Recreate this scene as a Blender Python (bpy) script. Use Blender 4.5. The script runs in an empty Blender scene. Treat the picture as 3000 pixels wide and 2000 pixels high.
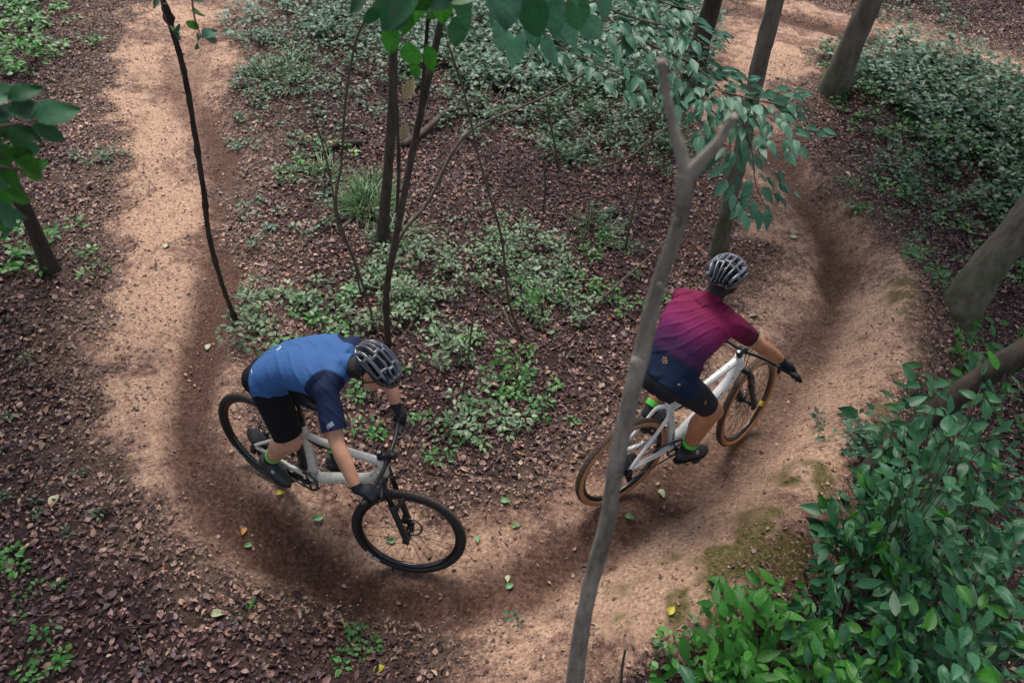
import bpy, bmesh, math, random
import numpy as np
from mathutils import Vector, Matrix

random.seed(7); rng = np.random.default_rng(7)
SC = bpy.context.scene
COL = SC.collection

# ------------------------------------------------------------------ camera
CAM_H = 4.55
FPX = 2333.0                      # focal length in pixels of the 3000 px wide photograph (28 mm)
W = np.array([[0.994441, 0.105294, 0.0], [0.070859, -0.669226, 0.739673], [0.077883, -0.735561, -0.672966]])
CAMP = np.array([0, 0, CAM_H])
cd = bpy.data.cameras.new('camera'); cam = bpy.data.objects.new('camera', cd); COL.objects.link(cam)
cd.sensor_width = 36; cd.lens = FPX / 3000 * 36; cd.clip_start = .05; cd.clip_end = 400
_m = Matrix.Identity(4)
for i in range(3):
    _m[i][0] = W[i, 0]; _m[i][1] = -W[i, 1]; _m[i][2] = -W[i, 2]
_m[2][3] = CAM_H
cam.matrix_world = _m
cd.dof.use_dof = True; cd.dof.focus_distance = 5.0; cd.dof.aperture_fstop = 3.2
SC.camera = cam

# ------------------------------------------------------------------ sky and light: overcast daylight
world = bpy.data.worlds.new("World"); SC.world = world; world.use_nodes = True
wn = world.node_tree; wn.nodes.clear()
sky = wn.nodes.new('ShaderNodeTexSky'); sky.sky_type = 'NISHITA'; sky.sun_disc = False
SUN_EL, SUN_AZ = math.radians(62), math.radians(-20)
sky.sun_elevation = SUN_EL; sky.sun_rotation = SUN_AZ
bg = wn.nodes.new('ShaderNodeBackground'); bg.inputs['Strength'].default_value = .08
wo = wn.nodes.new('ShaderNodeOutputWorld')
hs = wn.nodes.new('ShaderNodeHueSaturation'); hs.inputs['Saturation'].default_value = .45
wn.links.new(sky.outputs[0], hs.inputs['Color']); wn.links.new(hs.outputs[0], bg.inputs[0]); wn.links.new(bg.outputs[0], wo.inputs[0])
sl = bpy.data.lights.new('sun', 'SUN'); sl.energy = 2.3; sl.angle = math.radians(32); sl.color = (1, .94, .86)
sun = bpy.data.objects.new('sun', sl); COL.objects.link(sun)
_d = Vector((math.sin(SUN_AZ) * math.cos(SUN_EL), math.cos(SUN_AZ) * math.cos(SUN_EL), math.sin(SUN_EL)))
sun.rotation_euler = _d.to_track_quat('Z', 'Y').to_euler()
sun.location = (0, 0, 12)
SC.view_settings.view_transform = 'Standard'; SC.view_settings.look = 'None'
SC.view_settings.exposure = 1.17; SC.view_settings.gamma = 1; SC.view_settings.use_curve_mapping = False

# ------------------------------------------------------------------ helpers: rays
def ray(u, v):
    d = W @ np.array([(u - 1500) / FPX, (v - 1000) / FPX, 1.0]); return d
def at_z(u, v, z):
    d = ray(u, v); return CAMP + d * ((z - CAM_H) / d[2])
def at_y(u, v, y):
    d = ray(u, v); return CAMP + d * (y / d[1])
def at_d(u, v, dist):
    d = ray(u, v); return CAMP + d / np.linalg.norm(d) * dist
def to_px(P):
    q = (W.T @ (np.atleast_2d(P) - CAMP).T).T
    return np.stack([1500 + FPX * q[:, 0] / q[:, 2], 1000 + FPX * q[:, 1] / q[:, 2]], 1)

def vnoise(x, y, seed=0):
    """smooth value noise in [0,1], vectorised"""
    x = np.asarray(x, float); y = np.asarray(y, float)
    xi = np.floor(x).astype(np.int64); yi = np.floor(y).astype(np.int64)
    fx = x - xi; fy = y - yi; fx = fx * fx * (3 - 2 * fx); fy = fy * fy * (3 - 2 * fy)
    def h(a, b):
        n = (a * 374761393 + b * 668265263 + seed * 974634777) & 0xffffffff
        n = ((n ^ (n >> 13)) * 1274126177) & 0xffffffff
        return ((n ^ (n >> 16)) & 0xffff) / 65535.0
    return (h(xi, yi) * (1 - fx) + h(xi + 1, yi) * fx) * (1 - fy) + (h(xi, yi + 1) * (1 - fx) + h(xi + 1, yi + 1) * fx) * fy
def fbm(x, y, seed=0, o=4):
    s = 0; a = .5
    for k in range(o):
        s = s + a * vnoise(np.asarray(x) * 2 ** k, np.asarray(y) * 2 ** k, seed + k * 17); a *= .5
    return s / (1 - .5 ** o)
def sstep(a, b, x):
    t = np.clip((x - a) / (b - a), 0, 1); return t * t * (3 - 2 * t)

def catmull(pts, k=8):
    P = np.array(pts, float); n = len(P)
    Q = np.vstack([2 * P[0] - P[1], P, 2 * P[-1] - P[-2]]); out = []
    for i in range(n - 1):
        p0, p1, p2, p3 = Q[i], Q[i + 1], Q[i + 2], Q[i + 3]
        for j in range(k):
            t = j / k
            out.append(.5 * ((2 * p1) + (-p0 + p2) * t + (2 * p0 - 5 * p1 + 4 * p2 - p3) * t * t + (-p0 + 3 * p1 - 3 * p2 + p3) * t ** 3))
    out.append(P[-1]); return np.array(out)

def poly_dist(X, Y, pl):
    """distance, interpolated extra columns and side sign (+ = left of travel) to a polyline pl (n, 2+k)"""
    best = np.full(X.shape, 1e9); ex = np.zeros(X.shape + (pl.shape[1] - 2,)); sg = np.zeros(X.shape)
    for a, b in zip(pl[:-1], pl[1:]):
        d = b[:2] - a[:2]; L = d @ d + 1e-12
        t = np.clip(((X - a[0]) * d[0] + (Y - a[1]) * d[1]) / L, 0, 1)
        dx = X - a[0] - t * d[0]; dy = Y - a[1] - t * d[1]; D = np.hypot(dx, dy)
        m = D < best
        best = np.where(m, D, best); sg = np.where(m, np.sign(d[0] * dy - d[1] * dx), sg)
        if pl.shape[1] > 2:
            ex[m] = (a[2:] + t[..., None] * (b[2:] - a[2:]))[m]
    return best, ex, sg

# ------------------------------------------------------------------ terrain: a banked turn of a dirt trail
def px_line(pts, k=5):           # (u, v, z, extra...) -> (x, y, extra...)
    o = []
    for p in pts:
        q = at_z(p[0], p[1], p[2]); o.append([q[0], q[1], *p[3:]])
    return catmull(o, k)
CENTRE = px_line([(560, -160, 0, .95), (530, 120, 0, .62), (520, 420, 0, .50), (500, 700, .02, .46), (490, 950, .02, .42), (510, 1180, .02, .40),
                  (640, 1420, -.08, .36), (920, 1600, -.14, .36), (1300, 1660, -.1, .36), (1700, 1620, .05, .42), (2040, 1450, .12, .46),
                  (2300, 1200, .15, .52), (2410, 950, .15, .56), (2390, 720, .1, .50), (2270, 500, .05, .42), (2160, 340, 0, .5),
                  (2150, 190, 0, .75), (2330, 80, 0, .85), (2700, 130, 0, .7), (3100, 260, 0, .6), (3500, 380, 0, .6)])
GROOVE = px_line([(640, 60, 0, .12, .2), (540, 250, 0, .22, .7), (640, 420, 0, .20, 1.), (665, 640, 0, .22, 1.), (645, 880, 0, .18, 1.), (580, 1080, 0, .14, 1.),
                  (560, 1290, 0, .13, 1.), (640, 1480, -.08, .18, 1.), (860, 1650, -.14, .20, 1.), (1150, 1760, -.13, .17, 1.), (1500, 1740, -.05, .16, .9),
                  (1760, 1600, .05, .18, 1.), (2000, 1440, .1, .20, .9), (2230, 1220, .12, .18, .75), (2400, 1000, .12, .2, .8), (2470, 780, .12, .17, 1.),
                  (2390, 600, .08, .2, .9), (2270, 450, .03, .2, .7), (2140, 330, 0, .15, .2), (2080, 180, 0, .2, .1)])
TOPGROOVE = px_line([(1980, 10, 0, .25, .5), (2300, 50, 0, .22, 1.), (2600, 130, 0, .22, 1.), (2850, 230, 0, .22, .6)])
DRYBAND = px_line([(470, 60, 0, .5, .3), (440, 330, 0, .40, .7), (480, 620, 0, .28, 1.), (430, 860, 0, .26, 1.), (430, 1050, 0, .24, .9), (470, 1280, 0, .16, .6), (760, 1560, -.1, .1, .0), (1250, 1860, 0, .1, .1), (1560, 1800, .1, .2, .7), (1800, 1740, .2, .26, 1.), (2080, 1520, .28, .30, 1.), (2330, 1290, .3, .34, 1.), (2520, 1040, .33, .30, 1.), (2560, 850, .3, .18, .7), (2480, 640, .15, .1, .2), (2300, 400, 0, .2, .1), (2120, 250, 0, .5, .9), (2300, 150, 0, .4, .8), (2600, 190, 0, .3, .6)])
APRON = px_line([(1480, 2050, .1, .42, .75), (1720, 1890, .2, .40, .9), (1980, 1740, .3, .40, 1.), (2220, 1560, .36, .38, 1.), (2440, 1330, .38, .34, 1.), (2590, 1080, .38, .28, .9), (2600, 860, .3, .22, .6), (2480, 660, .15, .15, .2)])
MOSSL = px_line([(1560, 2080, .15, .1, .3), (1800, 1910, .25, .32, .9), (2060, 1740, .35, .36, 1.), (2320, 1570, .4, .34, 1.), (2480, 1360, .42, .2, .8), (2640, 1120, .42, .12, .5), (2660, 900, .38, .16, .8), (2560, 700, .25, .16, .8), (2440, 560, .1, .1, .3)])
CREST = px_line([(850, 2250, .0, .05), (1300, 2140, .1, .15), (1600, 2040, .25, .3), (1880, 1890, .36, .38), (2130, 1670, .42, .42), (2360, 1440, .45, .45),
                 (2560, 1200, .45, .45), (2680, 960, .42, .42), (2650, 780, .35, .35), (2520, 620, .2, .2), (2380, 470, .08, .08), (2300, 380, 0, 0.)])
TC = np.array([(-1.57, 3.33, .047), (-.53, 2.82, -.132), (.81, 3.375, .128), (1.766, 4.05, .12),
               (0.3, 2.2, -.02), (1.5, 2.4, .1), (-1.4, 4.6, .05), (-2.2, 3.0, .05), (-1.5, 2.2, 0), (.2, 4.5, .05), (1.2, 5., .06), (-.05, 3.1, 0.02), (-2.6, 6, .0), (3, 5, .1), (0, 7, 0), (-1.2, 1.2, 0), (1, 1, 0), (3, 2.5, .1), (-4, 2, .05), (-4, 5, 0)])
_K = np.exp(-((TC[:, None, :2] - TC[None, :, :2]) ** 2).sum(-1) / (2 * .75 ** 2)) + np.eye(len(TC)) * 1e-3
_KW = np.linalg.solve(_K, TC[:, 2])
def terrain_fields(X, Y):
    X = np.asarray(X, float); Y = np.asarray(Y, float)
    base = np.zeros(X.shape)
    for (cx, cy, _), w in zip(TC, _KW):
        base += w * np.exp(-((X - cx) ** 2 + (Y - cy) ** 2) / (2 * .75 ** 2))
    dg, eg, sg = poly_dist(X, Y, GROOVE[:, :4]); dcr, ec, _ = poly_dist(X, Y, CREST[:, :3])
    d2, e2, _ = poly_dist(X, Y, TOPGROOVE[:, :4])
    hc = ec[..., 0]
    outer = sg < 0                                        # right of travel = outside of the turn
    _, _, sc = poly_dist(X, Y, CREST[:, :3]); beyond = sc < 0
    t = dg / (dg + dcr + 1e-6)
    inner_h = hc * sstep(.12, 1, t)
    out_h = hc * np.exp(-(dcr / .55) ** 2) - .30 * (1 - np.exp(-(dcr / 1.1) ** 2)) * np.minimum(hc / .4, 1)
    berm = np.where(beyond & outer, out_h, np.where(outer, inner_h, 0))
    berm = np.where(outer, berm, 0)
    dc, hw, _ = poly_dist(X, Y, CENTRE[:, :3]); hw = hw[..., 0]
    wob = (fbm(X * 1.4, Y * 1.4, 5) - .5) * .9 + (fbm(X * 5, Y * 5, 9) - .5) * .6 + (fbm(X * 15, Y * 15, 10) - .5) * .22
    trail = 1 - sstep(.45, 1.75, dc / hw + wob * 1.5)
    dap, eap, _ = poly_dist(X, Y, APRON[:, :4]); trail = np.maximum(trail, (1 - sstep(.6, 1.5, dap / eap[..., 0] + wob * 1.3)) * eap[..., 1] * .82)
    groove = np.maximum((1 - sstep(.35, 1.7, dg / eg[..., 0] + wob * 1.3)) * eg[..., 1], (1 - sstep(.35, 1.6, d2 / e2[..., 0] + wob * 1.2)) * e2[..., 1])
    rough = (fbm(X * 1.1, Y * 1.1, 31) - .5) * .10 * (1 - trail) + (fbm(X * 5, Y * 5, 33) - .5) * (.05 - .028 * trail) + (fbm(X * 17, Y * 17, 35) - .5) * .014
    far = np.hypot(X, Y - 5)
    hill = sstep(14, 60, far) * (fbm(X * .05, Y * .05, 41) - .4) * 3
    dm, em, _ = poly_dist(X, Y, MOSSL[:, :4]); moss = (1 - sstep(.3, 1.7, dm / em[..., 0] + wob)) * em[..., 1] * sstep(.34, .62, fbm(X * 2.6, Y * 2.6, 51)) * (.25 + .75 * sstep(.35, .65, fbm(X * 9, Y * 9, 52))) * 1.0
    db, eb, _ = poly_dist(X, Y, DRYBAND[:, :4]); dryf = (1 - sstep(.4, 1.9, db / eb[..., 0] + wob * 1.6)) * eb[..., 1]; groove = groove * (1 - .12 * dryf)
    sandy = (1 - sstep(1.1, 3.4, dc / hw + wob * 2)) * .95
    h = base * .999 + berm + rough - .085 * groove * (1 - np.exp(-((X - .1) ** 2 + (Y - 3.3) ** 2) / 1.5) * .7) + hill
    # flatten noise exactly where the tyres stand
    for (cx, cy, cz) in TC[:4]:
        w = np.exp(-((X - cx) ** 2 + (Y - cy) ** 2) / (2 * .16 ** 2)); h = h * (1 - w) + (cz - .006) * w
    return h, trail, groove, moss, hc, dcr, beyond & outer, sandy, dryf
def height(x, y):
    return terrain_fields(np.atleast_1d(x), np.atleast_1d(y))[0]
def G(u, v):
    """the point of the terrain seen at photo pixel (u, v)"""
    z = 0.0
    for _ in range(14):
        p = at_z(u, v, z); z = .5 * z + .5 * float(height(p[0], p[1])[0])
    p = at_z(u, v, z); return p

# ------------------------------------------------------------------ materials
def nmat(name):
    m = bpy.data.materials.new(name); m.use_nodes = True
    nt = m.node_tree; b = nt.nodes['Principled BSDF']; return m, nt, b
def mat(name, col, rough=.5, metal=0, noise=.0, nscale=40, bump=0, coat=0, spec=.5, attr=False, sheen=0):
    m, nt, b = nmat(name); b.inputs['Base Color'].default_value = (*col, 1); b.inputs['Roughness'].default_value = rough
    b.inputs['Metallic'].default_value = metal; b.inputs['Coat Weight'].default_value = coat; b.inputs['Specular IOR Level'].default_value = spec
    b.inputs['Sheen Weight'].default_value = sheen
    src = None
    if attr:
        a = nt.nodes.new('ShaderNodeVertexColor'); a.layer_name = 'Col'; src = a.outputs[0]
    if noise or bump:
        tc = nt.nodes.new('ShaderNodeTexCoord'); no = nt.nodes.new('ShaderNodeTexNoise'); no.inputs['Scale'].default_value = nscale; no.inputs['Detail'].default_value = 4
        nt.links.new(tc.outputs['Object'], no.inputs['Vector'])
        if noise:
            mr = nt.nodes.new('ShaderNodeMapRange'); mr.inputs['To Min'].default_value = 1 - noise; mr.inputs['To Max'].default_value = 1 + noise
            mr.inputs['From Min'].default_value = .3; mr.inputs['From Max'].default_value = .7
            nt.links.new(no.outputs[0], mr.inputs[0])
            vm = nt.nodes.new('ShaderNodeVectorMath'); vm.operation = 'SCALE'
            if src: nt.links.new(src, vm.inputs[0])
            else: vm.inputs[0].default_value = col
            nt.links.new(mr.outputs[0], vm.inputs['Scale']); src = vm.outputs[0]
        if bump:
            bp = nt.nodes.new('ShaderNodeBump'); bp.inputs['Strength'].default_value = bump; bp.inputs['Distance'].default_value = .01
            nt.links.new(no.outputs[0], bp.inputs['Height']); nt.links.new(bp.outputs[0], b.inputs['Normal'])
    if src: nt.links.new(src, b.inputs['Base Color'])
    return m

def leaf_mat(name, ramp, rough=.42, trans=.25, obj_random=True, attr=None, spec=.5):
    """leaf surface: hue varies per leaf object (or by the stored leaf colour), slight light through it"""
    m, nt, b = nmat(name); out = nt.nodes['Material Output']
    if attr:
        a = nt.nodes.new('ShaderNodeVertexColor'); a.layer_name = attr; c = a.outputs[0]
    else:
        oi = nt.nodes.new('ShaderNodeObjectInfo'); cr = nt.nodes.new('ShaderNodeValToRGB'); el = cr.color_ramp.elements
        el[0].color = (*ramp[0], 1); el[1].color = (*ramp[-1], 1)
        for i, r in enumerate(ramp[1:-1]):
            e = el.new((i + 1) / (len(ramp) - 1)); e.color = (*r, 1)
        nt.links.new(oi.outputs['Random'], cr.inputs[0]); c = cr.outputs[0]
    tc = nt.nodes.new('ShaderNodeTexCoord'); no = nt.nodes.new('ShaderNodeTexNoise'); no.inputs['Scale'].default_value = 14; no.inputs['Detail'].default_value = 3
    nt.links.new(tc.outputs['Object'], no.inputs['Vector'])
    mr = nt.nodes.new('ShaderNodeMapRange'); mr.inputs['From Min'].default_value = .3; mr.inputs['From Max'].default_value = .7; mr.inputs['To Min'].default_value = .72; mr.inputs['To Max'].default_value = 1.25
    nt.links.new(no.outputs[0], mr.inputs[0])
    vm = nt.nodes.new('ShaderNodeVectorMath'); vm.operation = 'SCALE'; nt.links.new(c, vm.inputs[0]); nt.links.new(mr.outputs[0], vm.inputs['Scale'])
    if trans:
        n3 = nt.nodes.new('ShaderNodeTexNoise'); n3.inputs['Scale'].default_value = 3.2; n3.inputs['Detail'].default_value = 5; ad = nt.nodes.new('ShaderNodeVectorMath'); ad.operation = 'ADD'
        o2 = nt.nodes.new('ShaderNodeObjectInfo'); nt.links.new(tc.outputs['Object'], ad.inputs[0]); sc3 = nt.nodes.new('ShaderNodeVectorMath'); sc3.operation = 'SCALE'; sc3.inputs[0].default_value = (37, 19, 53); nt.links.new(o2.outputs['Random'], sc3.inputs['Scale']); nt.links.new(sc3.outputs[0], ad.inputs[1]); nt.links.new(ad.outputs[0], n3.inputs['Vector'])
        m3 = nt.nodes.new('ShaderNodeMapRange'); m3.inputs['From Min'].default_value = .62; m3.inputs['From Max'].default_value = .70; m3.inputs['To Max'].default_value = .7; nt.links.new(n3.outputs[0], m3.inputs[0])
        x3 = nt.nodes.new('ShaderNodeMix'); x3.data_type = 'RGBA'; nt.links.new(m3.outputs[0], x3.inputs[0]); nt.links.new(vm.outputs[0], x3.inputs[6]); x3.inputs[7].default_value = (.09, .075, .03, 1); vm = type('o', (), {'outputs': [x3.outputs[2]]})
    nt.links.new(vm.outputs[0], b.inputs['Base Color']); b.inputs['Roughness'].default_value = rough; b.inputs['Specular IOR Level'].default_value = spec
    if trans:
        tr = nt.nodes.new('ShaderNodeBsdfTranslucent'); nt.links.new(vm.outputs[0], tr.inputs['Color'])
        mx = nt.nodes.new('ShaderNodeMixShader'); mx.inputs[0].default_value = trans
        nt.links.new(b.outputs[0], mx.inputs[1]); nt.links.new(tr.outputs[0], mx.inputs[2]); nt.links.new(mx.outputs[0], out.inputs['Surface'])
    return m

def soil_mat():
    m, nt, b = nmat('forest_soil')
    N = nt.nodes.new; L = nt.links.new
    at = N('ShaderNodeVertexColor'); at.layer_name = 'Soil'       # r trail, g damp groove, b moss
    sep = N('ShaderNodeSeparateColor'); L(at.outputs[0], sep.inputs[0])
    tc = N('ShaderNodeTexCoord')
    def noise(s, d=5, r=.55):
        n = N('ShaderNodeTexNoise'); n.inputs['Scale'].default_value = s; n.inputs['Detail'].default_value = d; n.inputs['Roughness'].default_value = r
        L(tc.outputs['Object'], n.inputs['Vector']); return n.outputs[0]
    def ramp(src, stops):
        r = N('ShaderNodeValToRGB'); e = r.color_ramp.elements; e[0].position, e[0].color = stops[0][0], (*stops[0][1], 1); e[1].position, e[1].color = stops[-1][0], (*stops[-1][1], 1)
        for p, c in stops[1:-1]:
            k = e.new(p); k.color = (*c, 1)
        L(src, r.inputs[0]); return r.outputs[0]
    def mix(f, a, c):
        x = N('ShaderNodeMix'); x.data_type = 'RGBA'; L(f, x.inputs[0]); L(a, x.inputs[6]); L(c, x.inputs[7]); return x.outputs[2]
    def math_(op, a, c, clamp=True):
        x = N('ShaderNodeMath'); x.operation = op; x.use_clamp = clamp
        for i, s in enumerate((a, c)):
            if isinstance(s, (int, float)): x.inputs[i].default_value = s
            else: L(s, x.inputs[i])
        return x.outputs[0]
    fine = noise(38, 6, .7); mid = noise(7, 5, .6)
    chip = noise(19, 4, .75); big = noise(1.3, 4, .6)
    dry = ramp(fine, [(.30, (.18, .098, .068)), (.45, (.34, .207, .145)), (.58, (.48, .315, .225)), (.74, (.72, .54, .43))])
    dry2 = ramp(chip, [(.30, (.062, .032, .025)), (.48, (.15, .083, .062)), (.60, (.25, .15, .115)), (.72, (.47, .32, .26))])
    pat = math_('ADD', math_('MULTIPLY', math_('SUBTRACT', mid, .5, False), 3.0, False), math_('MULTIPLY', math_('SUBTRACT', big, .44, False), 5.0, False), False)
    db_ = N('ShaderNodeAttribute'); db_.attribute_name = 'dry'
    drym = mix(math_('ADD', math_('MULTIPLY', pat, 1.15, False), math_('MULTIPLY', db_.outputs['Fac'], .80, False)), dry2, dry)
    wet = ramp(fine, [(.32, (.030, .014, .011)), (.5, (.076, .037, .026)), (.72, (.18, .095, .070))])
    floor = ramp(fine, [(.32, (.013, .007, .008)), (.52, (.034, .018, .018)), (.75, (.09, .052, .048))])
    moss = ramp(fine, [(.3, (.05, .045, .015)), (.5, (.12, .10, .035)), (.75, (.28, .20, .11))])
    wetf = math_('ADD', sep.outputs[1], math_('MULTIPLY', math_('SUBTRACT', mid, .5, False), math_('MULTIPLY', sep.outputs[1], 1.6), False))
    c = mix(wetf, drym, wet)
    sa_ = N('ShaderNodeAttribute'); sa_.attribute_name = 'sandy'
    edge_ = ramp(chip, [(.32, (.035, .021, .017)), (.5, (.105, .066, .050)), (.62, (.20, .13, .10)), (.74, (.42, .31, .25))])
    floor = mix(math_('MULTIPLY', math_('ADD', sa_.outputs['Fac'], math_('MULTIPLY', math_('SUBTRACT', mid, .5, False), 1.2, False), False), .95), floor, edge_)
    tf = math_('ADD', sep.outputs[0], math_('MULTIPLY', math_('SUBTRACT', fine, .5, False), .9, False))
    tf = ramp(tf, [(.30, (0, 0, 0)), (.62, (1, 1, 1))])
    c = mix(tf, floor, c)
    mf = ramp(math_('ADD', sep.outputs[2], math_('MULTIPLY', math_('SUBTRACT', fine, .5, False), .8, False)), [(.35, (0, 0, 0)), (.75, (1, 1, 1))])
    c = mix(mf, c, moss)
    L(c, b.inputs['Base Color']); b.inputs['Roughness'].default_value = .9; b.inputs['Specular IOR Level'].default_value = .25
    bp = N('ShaderNodeBump'); bp.inputs['Strength'].default_value = .9; bp.inputs['Distance'].default_value = .018; L(fine, bp.inputs['Height'])
    b2 = N('ShaderNodeBump'); b2.inputs['Strength'].default_value = .6; b2.inputs['Distance'].default_value = .006; L(noise(160, 3), b2.inputs['Height']); L(bp.outputs[0], b2.inputs['Normal'])
    L(b2.outputs[0], b.inputs['Normal'])
    return m

def bark_mat(name, dark, light, green=None, scale=9):
    m, nt, b = nmat(name); N = nt.nodes.new; L = nt.links.new
    tc = N('ShaderNodeTexCoord'); mp = N('ShaderNodeMapping'); mp.inputs['Scale'].default_value = (1, 1, .28); L(tc.outputs['Object'], mp.inputs[0])
    n = N('ShaderNodeTexNoise'); n.inputs['Scale'].default_value = scale; n.inputs['Detail'].default_value = 10; n.inputs['Roughness'].default_value = .78; L(mp.outputs[0], n.inputs['Vector'])
    r = N('ShaderNodeValToRGB'); e = r.color_ramp.elements; e[0].position = .36; e[0].color = (*dark, 1); e[1].position = .66; e[1].color = (*light, 1); L(n.outputs[0], r.inputs[0]); c = r.outputs[0]
    if green:                    # moss on the lowest part of the stem, patchy
        sp = N('ShaderNodeSeparateXYZ'); L(tc.outputs['Object'], sp.inputs[0])
        mr = N('ShaderNodeMapRange'); mr.inputs['From Min'].default_value = .15; mr.inputs['From Max'].default_value = .9; mr.inputs['To Min'].default_value = .95; mr.inputs['To Max'].default_value = 0; L(sp.outputs[2], mr.inputs[0])
        n2 = N('ShaderNodeTexNoise'); n2.inputs['Scale'].default_value = 5; L(tc.outputs['Object'], n2.inputs['Vector'])
        mu = N('ShaderNodeMath'); mu.operation = 'MULTIPLY'; L(mr.outputs[0], mu.inputs[0])
        m2 = N('ShaderNodeMapRange'); m2.inputs['From Min'].default_value = .4; m2.inputs['From Max'].default_value = .6; L(n2.outputs[0], m2.inputs[0]); L(m2.outputs[0], mu.inputs[1])
        x = N('ShaderNodeMix'); x.data_type = 'RGBA'; L(mu.outputs[0], x.inputs[0]); L(c, x.inputs[6]); x.inputs[7].default_value = (*green, 1); c = x.outputs[2]
    L(c, b.inputs['Base Color']); b.inputs['Roughness'].default_value = .85; b.inputs['Specular IOR Level'].default_value = .3
    bp = N('ShaderNodeBump'); bp.inputs['Strength'].default_value = .8; bp.inputs['Distance'].default_value = .012; L(n.outputs[0], bp.inputs['Height']); L(bp.outputs[0], b.inputs['Normal'])
    return m

M = {}
M['soil'] = soil_mat()
M['bark_grey'] = bark_mat('grey_bark', (.12, .10, .085), (.46, .41, .355), None, 16)
M['bark_moss'] = bark_mat('mossy_bark', (.06, .052, .043), (.19, .165, .135), (.05, .08, .025))
M['bark_dark'] = bark_mat('dark_bark', (.022, .017, .014), (.07, .055, .045))
M['twig'] = bark_mat('twig_bark', (.05, .038, .03), (.16, .125, .10), None, 20)
M['litter'] = leaf_mat('dead_leaf', None, .62, .0, attr='Col', spec=.35)
M['litter_one'] = leaf_mat('single_dead_leaf', [(.35, .30, .16), (.5, .42, .22)], .6, .0)
M['cover'] = leaf_mat('seedling_leaf', None, .45, .2, attr='Col')
M['leaf_teal'] = leaf_mat('cool_green_leaf', [(.020, .092, .042), (.034, .130, .062), (.013, .072, .024), (.048, .155, .080), (.024, .115, .030)], .46, .22, spec=.38)
M['leaf_green'] = leaf_mat('fresh_green_leaf', [(.024, .125, .014), (.038, .17, .020), (.028, .145, .020), (.052, .20, .024)], .48, .3, spec=.35)
M['leaf_mist'] = leaf_mat('pale_teal_leaf', [(.055, .16, .10), (.075, .20, .13), (.040, .125, .075), (.095, .23, .155)], .45, .25, spec=.4)
M['bark_mid'] = bark_mat('brown_bark', (.035, .027, .022), (.105, .083, .068), None, 22)
M['leaf_pale'] = leaf_mat('pale_green_leaf', [(.10, .19, .09), (.16, .25, .13), (.12, .22, .10)], .45, .25)

# ------------------------------------------------------------------ mesh building
class MB:
    def __init__(s): s.v = []; s.f = []; s.n = 0
    def add(s, v, f):
        v = np.asarray(v, float).reshape(-1, 3); s.v.append(v); s.f += [tuple(int(i) + s.n for i in q) for q in f]; s.n += len(v); return s
    def verts(s): return np.vstack(s.v)
    def mesh(s, name, m, smooth=True):
        me = bpy.data.meshes.new(name); me.from_pydata(s.verts().tolist(), [], s.f)
        if m: me.materials.append(m)
        if smooth: me.polygons.foreach_set('use_smooth', [True] * len(me.polygons))
        me.update(); return me
    def build(s, name, m, parent=None, smooth=True, label=None, kind=None):
        return link(name, s.mesh(name, m, smooth), parent, label, kind)
def link(name, data, parent=None, label=None, kind=None, loc=None):
    o = bpy.data.objects.new(name, data); COL.objects.link(o)
    if parent: o.parent = parent
    if label: o['label'] = label
    if kind: o['kind'] = kind
    if loc is not None: o.location = loc
    return o
def thing(name, label, cat, loc=(0, 0, 0), group=None, data=None):
    o = bpy.data.objects.new(name, data); COL.objects.link(o); o.location = tuple(loc); o['label'] = label; o['category'] = cat
    if data is None: o.empty_display_size = .1
    if group: o['group'] = group
    return o

def nrm(v): v = np.asarray(v, float); return v / (np.linalg.norm(v) + 1e-12)
def tube_vf(pts, rad, n=12, ell=None, caps=True, round_cap=False, up=None, jitter=0):
    P = np.asarray(pts, float); k = len(P); R = np.broadcast_to(np.asarray(rad, float), (k,)) if np.ndim(rad) < 2 else np.asarray(rad)
    if round_cap:
        a, b = nrm(P[0] - P[1]), nrm(P[-1] - P[-2]); r0, r1 = float(R[0]), float(R[-1])
        s = [math.cos(t) for t in (1.35, .9, .45)]; h = [math.sin(t) for t in (1.35, .9, .45)]
        P = np.vstack([[P[0] + a * r0 * x for x in h], P, [P[-1] + b * r1 * x for x in h[::-1]]])
        R = np.concatenate([[r0 * x for x in s], R, [r1 * x for x in s[::-1]]]); k = len(P)
    T = np.gradient(P, axis=0); T /= np.linalg.norm(T, axis=1, keepdims=True) + 1e-12
    u = np.array(up, float) if up is not None else (np.array([0, 0, 1.]) if abs(T[0][2]) < .9 else np.array([1., 0, 0]))
    V = []; ang = np.linspace(0, 2 * np.pi, n, endpoint=False)
    x = nrm(u - (u @ T[0]) * T[0])
    for i in range(k):
        x = nrm(x - (x @ T[i]) * T[i]) if up is None else nrm(u - (u @ T[i]) * T[i]); y = np.cross(T[i], x)
        ex, ey = (1, 1) if ell is None else (ell if np.ndim(ell) == 1 else ell[i])
        jr = 1 + (rng.normal(0, jitter, n) if jitter else 0)
        V.append(P[i] + (R[i] * jr)[:, None] * (np.cos(ang)[:, None] * x * ex + np.sin(ang)[:, None] * y * ey) if jitter else P[i] + R[i] * (np.cos(ang)[:, None] * x * ex + np.sin(ang)[:, None] * y * ey))
    V = np.vstack(V); F = [(i * n + j, i * n + (j + 1) % n, (i + 1) * n + (j + 1) % n, (i + 1) * n + j) for i in range(k - 1) for j in range(n)]
    if caps: F += [tuple(range(n))[::-1], tuple((k - 1) * n + j for j in range(n))]
    return V, F
def tube(mb, pts, rad, **kw): return mb.add(*tube_vf(pts, rad, **kw))
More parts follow.
